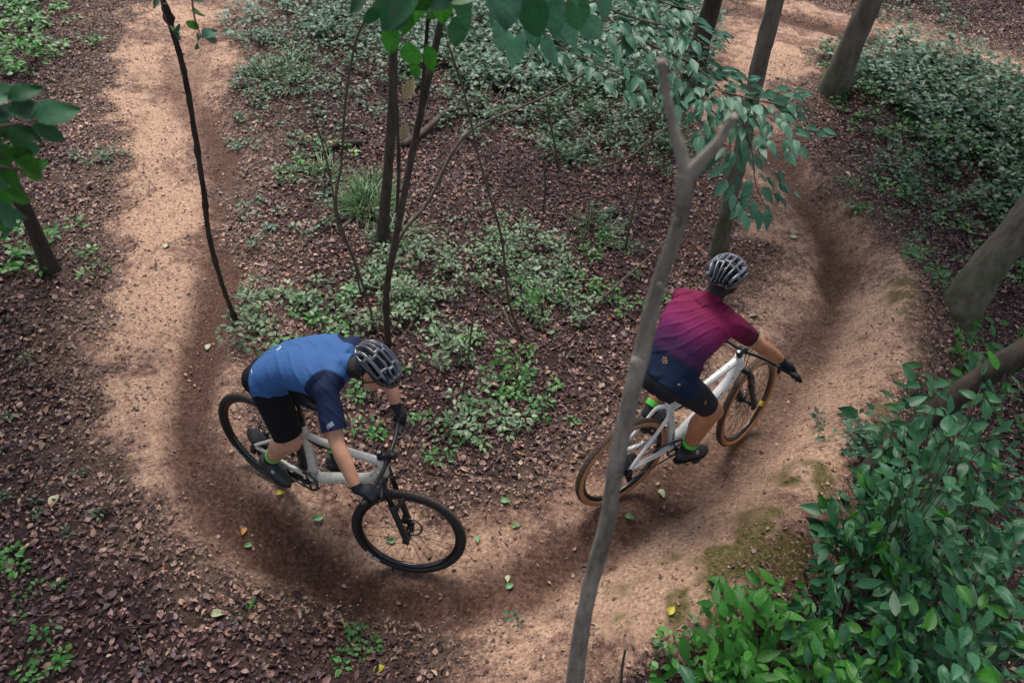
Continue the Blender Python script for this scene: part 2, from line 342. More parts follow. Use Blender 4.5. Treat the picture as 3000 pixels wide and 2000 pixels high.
def box_vf(c, s, ax=None):
    ax = np.eye(3) if ax is None else np.asarray(ax); c = np.asarray(c, float); s = np.asarray(s, float) / 2
    V = [c + ax[0] * s[0] * a + ax[1] * s[1] * b + ax[2] * s[2] * d for a in (-1, 1) for b in (-1, 1) for d in (-1, 1)]
    return V, [(0, 1, 3, 2), (4, 6, 7, 5), (0, 4, 5, 1), (2, 3, 7, 6), (0, 2, 6, 4), (1, 5, 7, 3)]
def box(mb, c, s, ax=None): return mb.add(*box_vf(c, s, ax))
def torus_vf(c, axis, R, r, n=72, m=10, prof=None):
    """ring about axis; prof: list of (radial offset, axial offset)"""
    axis = nrm(axis); u = nrm(np.cross(axis, [0, 0, 1.]) if abs(axis[2]) < .9 else np.cross(axis, [1., 0, 0])); w = np.cross(axis, u)
    pr = prof or [(r * math.cos(t), r * math.sin(t)) for t in np.linspace(0, 2 * np.pi, m, endpoint=False)]
    m = len(pr); V = []
    for i in range(n):
        a = 2 * np.pi * i / n; d = u * math.cos(a) + w * math.sin(a)
        for (ro, ao) in pr: V.append(np.asarray(c) + d * (R + ro) + axis * ao)
    F = [(i * m + j, ((i + 1) % n) * m + j, ((i + 1) % n) * m + (j + 1) % m, i * m + (j + 1) % m) for i in range(n) for j in range(m)]
    return V, F
def disc_vf(c, axis, r, t, n=32, hole=0.0):
    pr = [(0, -t / 2), (r - hole, -t / 2), (r - hole, t / 2), (0, t / 2)]
    return torus_vf(c, axis, hole if hole else .0005, 0, n, prof=pr)
def ellipsoid_vf(c, ax, s, nu=20, nv=12):
    ax = np.asarray(ax); V = []; F = []
    for i in range(1, nv):
        t = math.pi * i / nv
        for j in range(nu):
            p = 2 * math.pi * j / nu
            V.append(np.asarray(c) + ax[0] * s[0] * math.sin(t) * math.cos(p) + ax[1] * s[1] * math.sin(t) * math.sin(p) + ax[2] * s[2] * math.cos(t))
    V.append(np.asarray(c) + ax[2] * s[2]); V.append(np.asarray(c) - ax[2] * s[2]); a = len(V) - 2
    for i in range(nv - 2):
        for j in range(nu): F.append((i * nu + j, (i + 1) * nu + j, (i + 1) * nu + (j + 1) % nu, i * nu + (j + 1) % nu))
    for j in range(nu):
        F.append((a, j, (j + 1) % nu)); F.append((a + 1, (nv - 2) * nu + (j + 1) % nu, (nv - 2) * nu + j))
    return V, F

def set_col(me, cols, name='Col'):
    """per-vertex colour attribute"""
    a = me.color_attributes.new(name, 'FLOAT_COLOR', 'POINT'); c = np.ones((len(me.vertices), 4)); c[:, :3] = cols; a.data.foreach_set('color', c.ravel().astype(np.float32))

def mesh_np(name, V, F, m, cols=None, smooth=True, cname='Col'):
    """fast mesh from numpy arrays, F (n,3) or (n,4)"""
    me = bpy.data.meshes.new(name); V = np.asarray(V, np.float32); F = np.asarray(F, np.int32)
    me.vertices.add(len(V)); me.vertices.foreach_set('co', V.ravel())
    k = F.shape[1]; me.loops.add(F.size); me.loops.foreach_set('vertex_index', F.ravel())
    me.polygons.add(len(F)); me.polygons.foreach_set('loop_start', np.arange(0, F.size, k, dtype=np.int32)); me.polygons.foreach_set('loop_total', np.full(len(F), k, np.int32))
    if smooth: me.polygons.foreach_set('use_smooth', np.ones(len(F), bool))
    me.update(calc_edges=True)
    if cols is not None: set_col(me, cols, cname)
    if m: me.materials.append(m)
    return me

# ------------------------------------------------------------------ ground and trail sheets
def grow(a, b, st, far, ratio=1.25):
    core = np.arange(a, b + st / 2, st); lo = []; hi = []; s = st; x = a
    while x > -far: s *= ratio; x -= s; lo.append(x)
    s = st; x = core[-1]
    while x < far: s *= ratio; x += s; hi.append(x)
    return np.concatenate([lo[::-1], core, hi])
gx = grow(-8.0, 11, .045, 60); gy = grow(.2, 16, .045, 60)
GX, GY = np.meshgrid(gx, gy)
Hh, TR, GR, MO, HC, DCR, BEY, SA, DB = terrain_fields(GX, GY)
nx, ny = len(gx), len(gy)
VV = np.stack([GX.ravel(), GY.ravel(), Hh.ravel()], 1)
soilc = np.stack([TR.ravel(), GR.ravel(), MO.ravel()], 1); sandc = SA.ravel(); dryc = DB.ravel()
ii = (np.arange(ny - 1)[:, None] * nx + np.arange(nx - 1)).ravel(); FF = np.stack([ii, ii + 1, ii + nx + 1, ii + nx], 1)
ft = TR.ravel()[FF].mean(1)
_height_exact = height
def _bil(A, x, y):
    x = np.clip(np.atleast_1d(x), gx[0], gx[-2]); y = np.clip(np.atleast_1d(y), gy[0], gy[-2])
    i = np.clip(np.searchsorted(gx, x, side='right') - 1, 0, nx - 2); j = np.clip(np.searchsorted(gy, y, side='right') - 1, 0, ny - 2)
    fx = (x - gx[i]) / (gx[i + 1] - gx[i]); fy = (y - gy[j]) / (gy[j + 1] - gy[j])
    return (A[j, i] * (1 - fx) + A[j, i + 1] * fx) * (1 - fy) + (A[j + 1, i] * (1 - fx) + A[j + 1, i + 1] * fx) * fy
def height(x, y): return _bil(Hh, x, y)
def fields(x, y): return _bil(Hh, x, y), _bil(TR, x, y), _bil(GR, x, y), _bil(MO, x, y), _bil(HC, x, y), _bil(DCR, x, y), _bil(BEY.astype(float), x, y) > .5, _bil(SA, x, y), _bil(DB, x, y)
for nm, mask, lab in (('dirt_trail', ft >= .5, 'sandy brown dirt bike trail curving through a banked turn'), ('forest_floor', ft < .5, 'dark forest floor on both sides of the trail')):
    f = FF[mask]; used = np.unique(f); remap = np.full(len(VV), -1); remap[used] = np.arange(len(used))
    me = mesh_np(nm, VV[used], remap[f], M['soil'], soilc[used], True, 'Soil')
    at_ = me.attributes.new('sandy', 'FLOAT', 'POINT'); at_.data.foreach_set('value', sandc[used].astype(np.float32))
    at_ = me.attributes.new('dry', 'FLOAT', 'POINT'); at_.data.foreach_set('value', dryc[used].astype(np.float32))
    o = link(nm, me); o['kind'] = 'structure'; o['label'] = lab
# ------------------------------------------------------------------ bicycles
M['tyre_black'] = mat('black_rubber', (.012, .012, .014), .75, bump=.4, nscale=120, noise=.3)
M['tyre_dust'] = mat('dusty_rubber', (.075, .05, .036), .9, noise=.35, nscale=60, bump=.3)
M['tan_wall'] = mat('tan_rubber', (.40, .19, .085), .7, noise=.15, nscale=30)
M['frame_white'] = mat('white_paint', (.74, .75, .75), .28, coat=.4, noise=.04, nscale=8)
M['frame_silver'] = mat('dusty_silver_paint', (.56, .55, .51), .40, metal=.1, noise=.12, nscale=25)
M['black_gloss'] = mat('black_anodised', (.010, .010, .012), .42, metal=.0, spec=.35)
M['black_matte'] = mat('black_plastic', (.015, .015, .017), .6, noise=.2)
M['carbon'] = mat('black_rim_carbon', (.01, .01, .011), .25, coat=.3)
M['steel'] = mat('dull_steel', (.35, .35, .36), .35, metal=1)
M['dark_steel'] = mat('dark_chain_steel', (.10, .10, .105), .45, metal=.8)
M['yellow'] = mat('yellow_print', (.55, .42, .02), .5)
M['white_print'] = mat('white_print', (.7, .72, .75), .5)
M['black_print'] = mat('black_print', (.02, .02, .022), .4)

for _k in ('frame_white', 'frame_silver'):      # dried mud spray on the paint
    _nt = M[_k].node_tree; _b = _nt.nodes['Principled BSDF']; _src = _b.inputs['Base Color'].links[0].from_socket
    _tc = _nt.nodes.new('ShaderNodeTexCoord'); _n = _nt.nodes.new('ShaderNodeTexNoise'); _n.inputs['Scale'].default_value = 26; _n.inputs['Detail'].default_value = 8; _n.inputs['Roughness'].default_value = .75
    _nt.links.new(_tc.outputs['Object'], _n.inputs['Vector']); _m = _nt.nodes.new('ShaderNodeMapRange'); _m.inputs['From Min'].default_value = .56; _m.inputs['From Max'].default_value = .66; _m.inputs['To Max'].default_value = .6; _nt.links.new(_n.outputs[0], _m.inputs[0])
    _x = _nt.nodes.new('ShaderNodeMix'); _x.data_type = 'RGBA'; _nt.links.new(_m.outputs[0], _x.inputs[0]); _nt.links.new(_src, _x.inputs[6]); _x.inputs[7].default_value = (.17, .11, .075, 1); _nt.links.new(_x.outputs[2], _b.inputs['Base Color'])
HA = math.radians(67.5); HAX = np.array([-math.cos(HA), 0, math.sin(HA)])
RW = .37; REAR = np.array([-.43, 0, .04]); FRONT = np.array([.74, 0, .04]); HT = np.array([.455, 0, .60]); HB = HT - .11 * HAX
def rodrigues(ax, a):
    k = nrm(ax); K = np.array([[0, -k[2], k[1]], [k[2], 0, -k[0]], [-k[1], k[0], 0]]); return np.eye(3) + math.sin(a) * K + (1 - math.cos(a)) * K @ K

def make_bike(label, par, kind):
    Rm = np.array(par[:9]).reshape(3, 3); t = np.array(par[9:12]); st = par[12]
    white = kind == 'white'
    root = thing('mountain_bike', label, 'bicycle'); mw = Matrix.Identity(4)
    org = Rm @ (REAR + [0, 0, -RW]) + t
    for i in range(3):
        for j in range(3): mw[i][j] = Rm[i, j]
        mw[i][3] = org[i]
    root.matrix_world = mw
    off = -(REAR + [0, 0, -RW])          # local = bike coordinates shifted so that the rear tyre contact is the origin
    SR = rodrigues(HAX, st)
    def S(p): return HT + (SR @ (np.atleast_2d(p) - HT).T).T
    def out(mb, name, m, parent=root, smooth=True, label=None, steer=False, mesh_only=False):
        for i in range(len(mb.v)):
            v = mb.v[i]
            if steer: v = S(v)
            mb.v[i] = v + off
        return mb.build(name, m, parent, smooth, label)
    FM = M['frame_white'] if white else M['frame_silver']
    ST = np.array([-.105, 0, .40])       # seat tube top
    up = [0, 1, 0]
    # frame: oversize tubes, swing arm
    mb = MB()
    tube(mb, [HB - .01 * HAX, HT + .005 * HAX], .030, n=18)
    tube(mb, catmull([HT - .02 * HAX, [.25, 0, .49], [.02, 0, .405], ST + [.0, 0, -.03]], 6), np.linspace(.028, .021, 19), n=14, ell=(.9, 1.0))
    dt = catmull([HB + .03 * HAX, [.40, 0, .36], [.2, 0, .17], [.03, 0, .02]], 6)
    tube(mb, dt, np.linspace(.036, .040, 19), n=16, ell=(.82, 1.0))
    tube(mb, catmull([[0, 0, 0], [-.03, 0, .16], ST, ST + [-.02, 0, .05]], 6), np.linspace(.032, .022, 19), n=14)
    tube(mb, [[0, -.046, 0], [0, .046, 0]], .030, n=18)
    box(mb, [.0, 0, .02], [.07, .05, .07])
    out(mb, 'frame', FM)
    for s in (-1, 1):
        m2 = MB()
        tube(m2, catmull([[-.02, s * .035, .03], [-.10, s * .045, .035], [-.16, s * .055, .03], [-.30, s * .068, .045], REAR + [0.0, s * .074, 0]], 6), np.linspace(.019, .012, 25), n=10, ell=(1, 1.15), round_cap=True)
        out(m2, 'chain_stay', FM)
        m2 = MB()
        tube(m2, catmull([ST + [-.0, s * .018, -.01], [-.16, s * .052, .37], [-.23, s * .06, .28], REAR + [.01, s * .074, .015]], 6), np.linspace(.0135, .0115, 19), n=10, round_cap=True)
        out(m2, 'seat_stay', FM)
        m2 = MB(); m2.add(*disc_vf(REAR + [0, s * .080, 0], [0, 1, 0], .018, .012, 14)); out(m2, 'axle_cap', M['black_gloss'])
    mb = MB()   # shock
    tube(mb, [ST + [.05, 0, -.035], ST + [.15, 0, -.02 - .012]], .020, n=14); tube(mb, [ST + [.14, 0, -.033], ST + [.21, 0, -.01]], .010, n=10)
    out(mb, 'shock_absorber', M['black_gloss'])
    # painted lettering as raised decal strokes
    def strokes(p, q, side, n, h, m, name, wid=.35, rnd=True):
        p = np.array(p, float); q = np.array(q, float); d = nrm(q - p); L = np.linalg.norm(q - p); sd = np.array(side, float); upv = np.cross(d, sd); g = MB()
        for i in range(n):
            c = p + d * L * (i + .5) / n; w_ = L / n * wid; hh = h * (random.uniform(.55, 1) if rnd else 1)
            box(g, c, [w_, .002, hh], [d, sd, upv])
            if rnd and i % 2 == 0: box(g, c + d * w_ * .6 + upv * hh * .3, [w_ * 1.3, .002, h * .18], [d, sd, upv])
        return out(g, name, m)
    if white:
        strokes([.42, -.0325, .385], [.18, -.0335, .155], [0, -1, 0], 10, .036, M['black_print'], 'lettering')
        strokes([.37, -.008, .566], [.30, .008, .535], [0, 0, 1], 4, .012, M['black_print'], 'lettering')
        strokes([-.02, -.033, .075], [-.03, -.030, .135], [0, -1, 0], 3, .02, M['black_print'], 'lettering')
    # dropper post and saddle
    sd_ = nrm(ST - np.array([0, 0, 0])); SP = ST + sd_ * (.23 if not white else .18)
    mb = MB(); tube(mb, [ST + sd_ * .02, ST + sd_ * .10], .0185, n=14); tube(mb, [ST + sd_ * .08, SP], .0145, n=14); out(mb, 'seat_post', M['black_gloss'])
    mb = MB(); xs = np.linspace(-.13, .15, 10); wd = [.045, .07, .072, .062, .047, .034, .026, .022, .019, .010]
    tube(mb, [SP + [x + .0, 0, .035 + .012 * abs(x + .03) / .15] for x in xs], wd, n=16, ell=(.30, 1.0), up=[0, 0, 1], round_cap=False)
    sdl = out(mb, 'saddle', M['black_matte'])
    mb = MB()
    for s in (-1, 1): tube(mb, catmull([SP + [-.10, s * .02, .03], SP + [-.05, s * .022, .0], SP + [.05, s * .022, .0], SP + [.11, s * .012, .028]], 5), .0035, n=8)
    out(mb, 'saddle_rail', M['steel'], sdl)
    # fork
    fcr = HB - .03 * HAX
    mb = MB(); tube(mb, [fcr + [0, -.058, 0], fcr + [0, .058, 0]], .022, n=14, round_cap=True); tube(mb, [fcr, HT + .05 * HAX], .0145, n=12)
    fk = out(mb, 'fork', M['black_gloss'], steer=True)
    for s in (-1, 1):
        ls = [0, s * .065, 0]; e = FRONT + [0, s * .060, 0]; top = fcr + ls + [.0, 0, 0]; v = (e - top) ; 
        m2 = MB(); tube(m2, [top + .02 * HAX, top + v * .45], .0165, n=14); out(m2, 'stanchion', M['black_gloss'], fk, steer=True)
        m2 = MB(); tube(m2, [top + v * .40, top + v * .46, top + v * .9, e + [0, 0, -.012]], [.024, .0205, .020, .017], n=14, round_cap=True)
        box(m2, e, [.045, .024, .055]); out(m2, 'fork_leg', M['black_matte'], fk, steer=True)
    m2 = MB(); tube(m2, catmull([fcr + v * .42 + [.02, -.06, 0], fcr + v * .38 + [.05, -.03, .045], fcr + v * .38 + [.05, .03, .045], fcr + v * .42 + [.02, .06, 0]], 5), .014, n=10); out(m2, 'fork_arch', M['black_matte'], fk, steer=True)
    # cockpit
    bc = HT + .035 * HAX + [.055, 0, 0]
    mb = MB(); tube(mb, [HT + .0 * HAX, HT + .055 * HAX], .019, n=16); tube(mb, [HT + .033 * HAX, bc], .017, n=14, ell=(1, 1.15)); tube(mb, [bc + [0, -.028, 0], bc + [0, .028, 0]], .0215, n=14)
    out(mb, 'stem', M['black_gloss'], steer=True)
    m2 = MB(); m2.add(*disc_vf(HT + .057 * HAX, HAX, .014, .004, 16)); out(m2, 'stem_cap', M['steel'], steer=True)
    gl = {s: bc + np.array([-.025, s * .33, .02]) for s in (-1, 1)}; ge = {s: bc + np.array([-.038, s * .395, .022]) for s in (-1, 1)}
    mb = MB(); tube(mb, catmull([ge[-1], gl[-1], bc + [-.003, -.16, .014], bc + [0, -.05, 0], bc + [0, .05, 0], bc + [-.003, .16, .014], gl[1], ge[1]], 6), .0135, n=12)
    hb = out(mb, 'handlebar', M['black_gloss'], steer=True)
    for s in (-1, 1):
        m2 = MB(); d = gl[s] - (bc + [-.003, s * .16, .014]); a = gl[s] - nrm(d) * .06
        tube(m2, [a, a + nrm(d) * .13], [.0165, .0165], n=14, round_cap=True)
        for k in range(9): m2.add(*torus_vf(a + nrm(d) * (.008 + k * .014), d, .0165, .0016, 16, 6))
        out(m2, 'grip', M['tyre_black'], hb, steer=True)
        m2 = MB(); c = gl[s] - nrm(d) * .085
        box(m2, c + [.02, 0, -.008], [.03, .05, .022]); tube(m2, catmull([c + [.035, 0, -.01], c + [.055, s * .05, -.018], c + [.05, s * .11, -.022]], 5), [.007, .006, .006, .006, .006, .006, .006, .005, .005, .005, .005], n=8)
        tube(m2, [c + [.02, -s * .01, 0], c + [.03, -s * .055, .004]], .009, n=10)
        out(m2, 'brake_lever', M['black_matte'], hb, steer=True)
        m2 = MB(); tube(m2, catmull([c + [.03, -s * .055, .004], c + [.11, -s * .12, .01], c + [.13, -s * .22, -.03], HB + [.07, s * .012, -.0], HB + [.045, s * .03, -.12]], 6), .0028, n=6)
        out(m2, 'brake_hose', M['black_matte'], hb, steer=True)
    if not white:
        m2 = MB(); box(m2, bc + [.02, -.0, .03], [.055, .05, .018]); out(m2, 'bike_computer', M['black_gloss'], hb, steer=True)
    # cranks
    ca = (-1, 0, 0) if not white else (.80, 0, -.60)
    mb = MB(); mb.add(*torus_vf([0, -.050, 0], [0, 1, 0], .062, 0, 64, prof=[(0, -.002), (.009, -.002), (.009, .002), (0, .002)]))
    for k in range(34):
        a = 2 * math.pi * k / 34; d = np.array([math.cos(a), 0, math.sin(a)]); box(mb, d * .0745 + [0, -.05, 0], [.008, .003, .005], [d, [0, 1, 0], np.cross(d, [0, 1, 0])])
    for k in range(4):
        a = 2 * math.pi * k / 4 + .4; tube(mb, [[0, -.052, 0], [math.cos(a) * .064, -.05, math.sin(a) * .064]], .007, n=6)
    out(mb, 'chainring', M['dark_steel'])
    for s, c in ((-1, np.array(ca)), (1, -np.array(ca))):
        m2 = MB(); e = c * .172 + np.array([0, s * .075, 0]); tube(m2, [[0, s * .062, 0], e * .5 + np.array([0, s * .036, 0]), e], [.017, .013, .012], n=12, ell=(1, .7), round_cap=True)
        cr = out(m2, 'crank_arm', M['black_gloss'])
        m2 = MB(); pc = e + [0, s * .052, 0]; box(m2, pc, [.075, .062, .016]); box(m2, pc, [.045, .075, .024]); tube(m2, [e, pc], .007, n=8); out(m2, 'pedal', M['black_matte'], cr)
    # cassette, disc, chain, derailleur
    mb = MB()
    for k in range(10): mb.add(*disc_vf(REAR + [0, -.030 - .0038 * k, 0], [0, 1, 0], .108 - .0088 * k, .0018, 30, .02))
    out(mb, 'cassette', M['dark_steel'])
    for c0, nm_, stf, s in ((REAR, 'brake_disc', False, 1), (FRONT, 'brake_disc', True, 1)):
        m2 = MB(); m2.add(*torus_vf(c0 + [0, s * .045, 0], [0, 1, 0], .068, 0, 40, prof=[(0, -.001), (.014, -.001), (.014, .001), (0, .001)]))
        for k in range(6):
            a = k * math.pi / 3; tube(m2, [c0 + [.02 * math.cos(a + .5), s * .045, .02 * math.sin(a + .5)], c0 + [.07 * math.cos(a), s * .045, .07 * math.sin(a)]], .003, n=5)
        out(m2, nm_, M['steel'], steer=stf)
    m2 = MB(); box(m2, FRONT + [-.05, .055, .055], [.04, .035, .06]); out(m2, 'brake_caliper', M['black_matte'], steer=True)
    cy = -.050; rc = .055; mb = MB(); up_a = np.array([0.0, cy, .078]); up_b = REAR + [0, cy, rc]
    lo_a = np.array([0.0, cy, -.078]); j1 = REAR + np.array([.045, cy - .004, -.135]); j0 = REAR + np.array([.02, cy - .004, -.075])
    path = [up_a, up_b] + [REAR + np.array([rc * math.cos(a), cy, rc * math.sin(a)]) for a in np.linspace(math.pi / 2, 1.5 * math.pi, 9)[1:]] + [j0 + [.014, 0, 0], j1 + [-.012, 0, -.002], j1 + [.01, 0, -.012], lo_a] + [np.array([.078 * math.cos(a), cy, .078 * math.sin(a)]) for a in np.linspace(-math.pi / 2, math.pi / 2, 9)[1:]]
    pp = np.array(path); seg = np.linalg.norm(np.diff(pp, axis=0), axis=1); cum = np.concatenate([[0], np.cumsum(seg)]); nl = int(cum[-1] / .0127)
    for k in range(nl):
        s_ = (k + .5) / nl * cum[-1]; i = min(np.searchsorted(cum, s_) - 1, len(seg) - 1); i = max(i, 0); d = nrm(pp[i + 1] - pp[i]); c = pp[i] + d * (s_ - cum[i]); n_ = nrm(np.cross(d, [0, 1, 0]))
        box(mb, c, [.0115, .006 if k % 2 else .0085, .0085], [d, [0, 1, 0], n_])
    out(mb, 'chain', M['dark_steel'])
    mb = MB(); box(mb, REAR + [.0, -.085, -.03], [.035, .022, .07]); tube(mb, [j0 + [0, -.012, 0], j1 + [0, -.012, 0]], .007, n=8, ell=(1, .6))
    mb.add(*disc_vf(j0, [0, 1, 0], .021, .006, 16)); mb.add(*disc_vf(j1, [0, 1, 0], .023, .006, 16)); out(mb, 'rear_derailleur', M['black_gloss'])
    # wheels
    tp = []                              # tyre profile (radial from rim seat .325 outwards)
    for a in np.linspace(-2.35, 2.35, 13): tp.append((.342 - .325 + .0255 * math.cos(a), .0275 * math.sin(a)))
    tp += [(.0, .012), (.0, -.012)]
    knob = MB(); 
    for k in range(104):
        a = 2 * math.pi * k / 104
        for q, (rr, yy, tilt) in enumerate([(.3675, 0, 0), (.3655, .0095, .35), (.3655, -.0095, -.35), (.3595, .0195, .8), (.3595, -.0195, -.8)]):
            if q == 0 and k % 2: continue
            aa = a + (.5 * 2 * math.pi / 104 if abs(yy) > .01 else 0); d = np.array([math.cos(aa), 0, math.sin(aa)]); tn = np.array([-math.sin(aa), 0, math.cos(aa)])
            dd = nrm(d * math.cos(tilt) + np.array([0, 1, 0]) * math.sin(tilt)); ww = np.cross(tn, dd)
            box(knob, d * (rr - .0005) + [0, yy, 0], [.0055, .010, .0055], [dd, tn, ww])
    kv = knob.verts(); kf = knob.f
    for c0, stf, ph in ((REAR, False, .2), (FRONT, True, .5)):
        m2 = MB(); m2.add(*torus_vf([0, 0, 0], [0, 1, 0], .325, 0, 96, prof=tp)); m2.add(kv, kf)
        for i in range(len(m2.v)): m2.v[i] = m2.v[i] + c0
        if white:
            # tan side walls, dusty tread
            ty = out(m2, 'tyre', M['tan_wall'], root, steer=stf); me = ty.data; me.materials.append(M['tyre_dust'])
            for p in me.polygons:
                c = Vector((0, 0, 0))
                vs = [np.array(me.vertices[i].co) - off for i in p.vertices]; cc = np.mean(vs, 0)
                if stf: cc = HT + SR.T @ (cc - HT)
                r_ = math.hypot(cc[0] - c0[0], cc[2] - c0[2])
                if r_ > .357: p.material_index = 1
        else:
            ty = out(m2, 'tyre', M['tyre_black'], root, steer=stf); me = ty.data; me.materials.append(M['tyre_dust'])
            for p in me.polygons:
                vs = [np.array(me.vertices[i].co) - off for i in p.vertices]; cc = np.mean(vs, 0)
                if stf: cc = HT + SR.T @ (cc - HT)
                r_ = math.hypot(cc[0] - c0[0], cc[2] - c0[2])
                if r_ > .3655 and abs(cc[1]) < .014: p.material_index = 1
        ty['label'] = 'tan walled tyre with dusty brown tread' if white else 'black knobbly tyre with dusty tread'
        m2 = MB(); m2.add(*torus_vf(c0, [0, 1, 0], .300, 0, 96, prof=[(0, -.009), (.0, .009), (.022, .0145), (.028, .0145), (.028, -.0145), (.022, -.0145)]))
        rim = out(m2, 'rim', M['carbon'], root, steer=stf)
        # rim decals
        if white:
            g = MB(); pr = [(-.0005, -.0097), (-.0005, .0097), (.0215, .0152), (.0225, .0152), (.0225, -.0152), (.0215, -.0152)]
            v_, f_ = torus_vf(c0, [0, 1, 0], .300, 0, 96, prof=pr); g.add(v_, [q for q in f_ if min(q) // 6 in (8, 9) and max(q) // 6 < 30])
            if stf: out(g, 'rim_mark', M['yellow'], rim, steer=stf)
            m2 = MB(); m2.add(*torus_vf(c0 + [0, -.03, 0], [0, 1, 0], .017, .0025, 20, 6)); out(m2, 'hub_ring', M['yellow'], root, steer=stf)
        else:
            g = MB()
            for k in range(12):
                a = -1.95 - .026 * k - (.03 if k > 5 else 0); d = np.array([math.cos(a), 0, math.sin(a)]); tn = np.array([-math.sin(a), 0, math.cos(a)])
                for s in (-1,):
                    ax2 = nrm(np.array([0, s, 0]) + d * .15)
                    box(g, c0 + d * .3425 + [0, s * .0280, 0], [.020 * (1 if k % 3 else .7), .0048, .0015], [d, tn, ax2])
            tl_ = out(g, 'tyre_lettering', M['white_print'], ty, steer=stf); tl_['kind'] = 'stuff'
        m2 = MB(); tube(m2, [c0 + [0, -.05, 0], c0 + [0, -.03, 0], c0 + [0, -.025, 0], c0 + [0, .025, 0], c0 + [0, .03, 0], c0 + [0, .05, 0]], [.012, .024, .015, .015, .027, .012], n=16); hub = out(m2, 'hub', M['black_gloss'], root, steer=stf)
        sm = None
        for k in range(28):
            a = 2 * math.pi * k / 28 + ph; s = 1 if k % 2 else -1; b_ = a + (.9 if (k // 2) % 2 else -.9)
            p = c0 + [.024 * math.cos(b_), s * .028, .024 * math.sin(b_)]; q = c0 + [.302 * math.cos(a), 0, .302 * math.sin(a)]
            if stf: p, q = S(p)[0], S(q)[0]
            p = p + off; q = q + off; L = np.linalg.norm(q - p)
            if sm is None:
                g = MB(); tube(g, [[0, 0, 0], [0, 0, 1]], .0014, n=5); sm = g.mesh('spoke', M['steel'] if k < 0 else M['black_gloss'])
            o = link('spoke', sm, hub); z = nrm(q - p); x = nrm(np.cross(z, [0.3, 1, .2])); y = np.cross(z, x)
            mm = Matrix(((x[0], y[0], z[0] * L, p[0]), (x[1], y[1], z[1] * L, p[1]), (x[2], y[2], z[2] * L, p[2]), (0, 0, 0, 1))); o.matrix_local = mm
    # valve
    def Lw(p, steer=False):
        p = np.array(p, float)
        if steer: p = S(p)[0]
        return Rm @ p + t
    return dict(root=root, L=Lw, grip={s: (Lw(gl[s], True), nrm(Lw(ge[s], True) - Lw(gl[s], True))) for s in (-1, 1)}, fwd=Rm[:, 0], left=Rm[:, 1], up=Rm[:, 2], SR=SR, Rm=Rm, t=t)

PAR1 = [0.89199, 0.42564, 0.15224, -0.42496, 0.90439, -0.03862, -0.15413, -0.03025, 0.98759, -1.19182, 3.15934, 0.31142, 0.36977]
PAR2 = [0.8058, -0.59189, -0.01901, 0.59215, 0.80495, 0.03763, -0.00697, -0.04158, 0.99911, 1.14874, 3.64219, 0.45446, 0.23968]
bike1 = make_bike('dusty silver mountain bike with black tyres under the rider in blue', PAR1, 'silver')
bike2 = make_bike('white mountain bike with tan walled tyres under the rider in magenta', PAR2, 'white')
# ------------------------------------------------------------------ people
def skin_mat(name, col):
    m, nt, b = nmat(name); N = nt.nodes.new; L = nt.links.new
    tc = N('ShaderNodeTexCoord'); n = N('ShaderNodeTexNoise'); n.inputs['Scale'].default_value = 12; n.inputs['Detail'].default_value = 5; L(tc.outputs['Object'], n.inputs['Vector'])
    r = N('ShaderNodeValToRGB'); e = r.color_ramp.elements; e[0].position = .3; e[0].color = (col[0] * .8, col[1] * .7, col[2] * .65, 1); e[1].position = .7; e[1].color = (col[0] * 1.12, col[1] * 1.12, col[2] * 1.1, 1)
    L(n.outputs[0], r.inputs[0]); L(r.outputs[0], b.inputs['Base Color']); b.inputs['Roughness'].default_value = .5
    b.inputs['Subsurface Weight'].default_value = .12; b.inputs['Subsurface Radius'].default_value = (.012, .005, .003)
    bp = N('ShaderNodeBump'); bp.inputs['Strength'].default_value = .25; bp.inputs['Distance'].default_value = .003; n2 = N('ShaderNodeTexNoise'); n2.inputs['Scale'].default_value = 90; L(tc.outputs['Object'], n2.inputs['Vector']); L(n2.outputs[0], bp.inputs['Height']); L(bp.outputs[0], b.inputs['Normal'])
    return m
M['skin1'] = skin_mat('light_skin', (.50, .27, .18)); M['skin2'] = skin_mat('tanned_skin', (.42, .19, .105))
M['jersey'] = mat('jersey_knit', (1, 1, 1), .75, noise=.06, nscale=300, bump=.15, attr=True, spec=.25)
M['shorts'] = mat('black_shorts_knit', (.006, .006, .009), .85, noise=.1, nscale=200, spec=.25)
M['shorts_navy'] = mat('dark_navy_lycra', (.008, .009, .017), .65, noise=.1, nscale=200, spec=.3)
M['glove'] = mat('black_glove', (.011, .013, .020), .65, noise=.2, nscale=90, bump=.3, spec=.25)
M['sock'] = mat('black_sock', (.010, .011, .014), .8, bump=.3, nscale=300)
M['neon'] = mat('neon_green_knit', (.10, .62, .07), .7, bump=.3, nscale=300)
M['shoe'] = mat('dark_grey_shoe', (.022, .024, .030), .5, noise=.25, nscale=30)
M['sole'] = mat('black_sole_rubber', (.012, .012, .012), .7)
M['hair'] = mat('dark_hair', (.012, .009, .007), .6, noise=.5, nscale=160, bump=1.0)
M['eye'] = mat('eye_white', (.6, .58, .55), .2)
M['helmet'] = mat('helmet_shell', (1, 1, 1), .22, attr=True, coat=.6, metal=.0)
M['strap'] = mat('black_strap', (.012, .012, .013), .7)
M['orange'] = mat('orange_print', (.50, .26, .09), .6)
M['silverp'] = mat('reflective_print', (.55, .62, .72), .4)

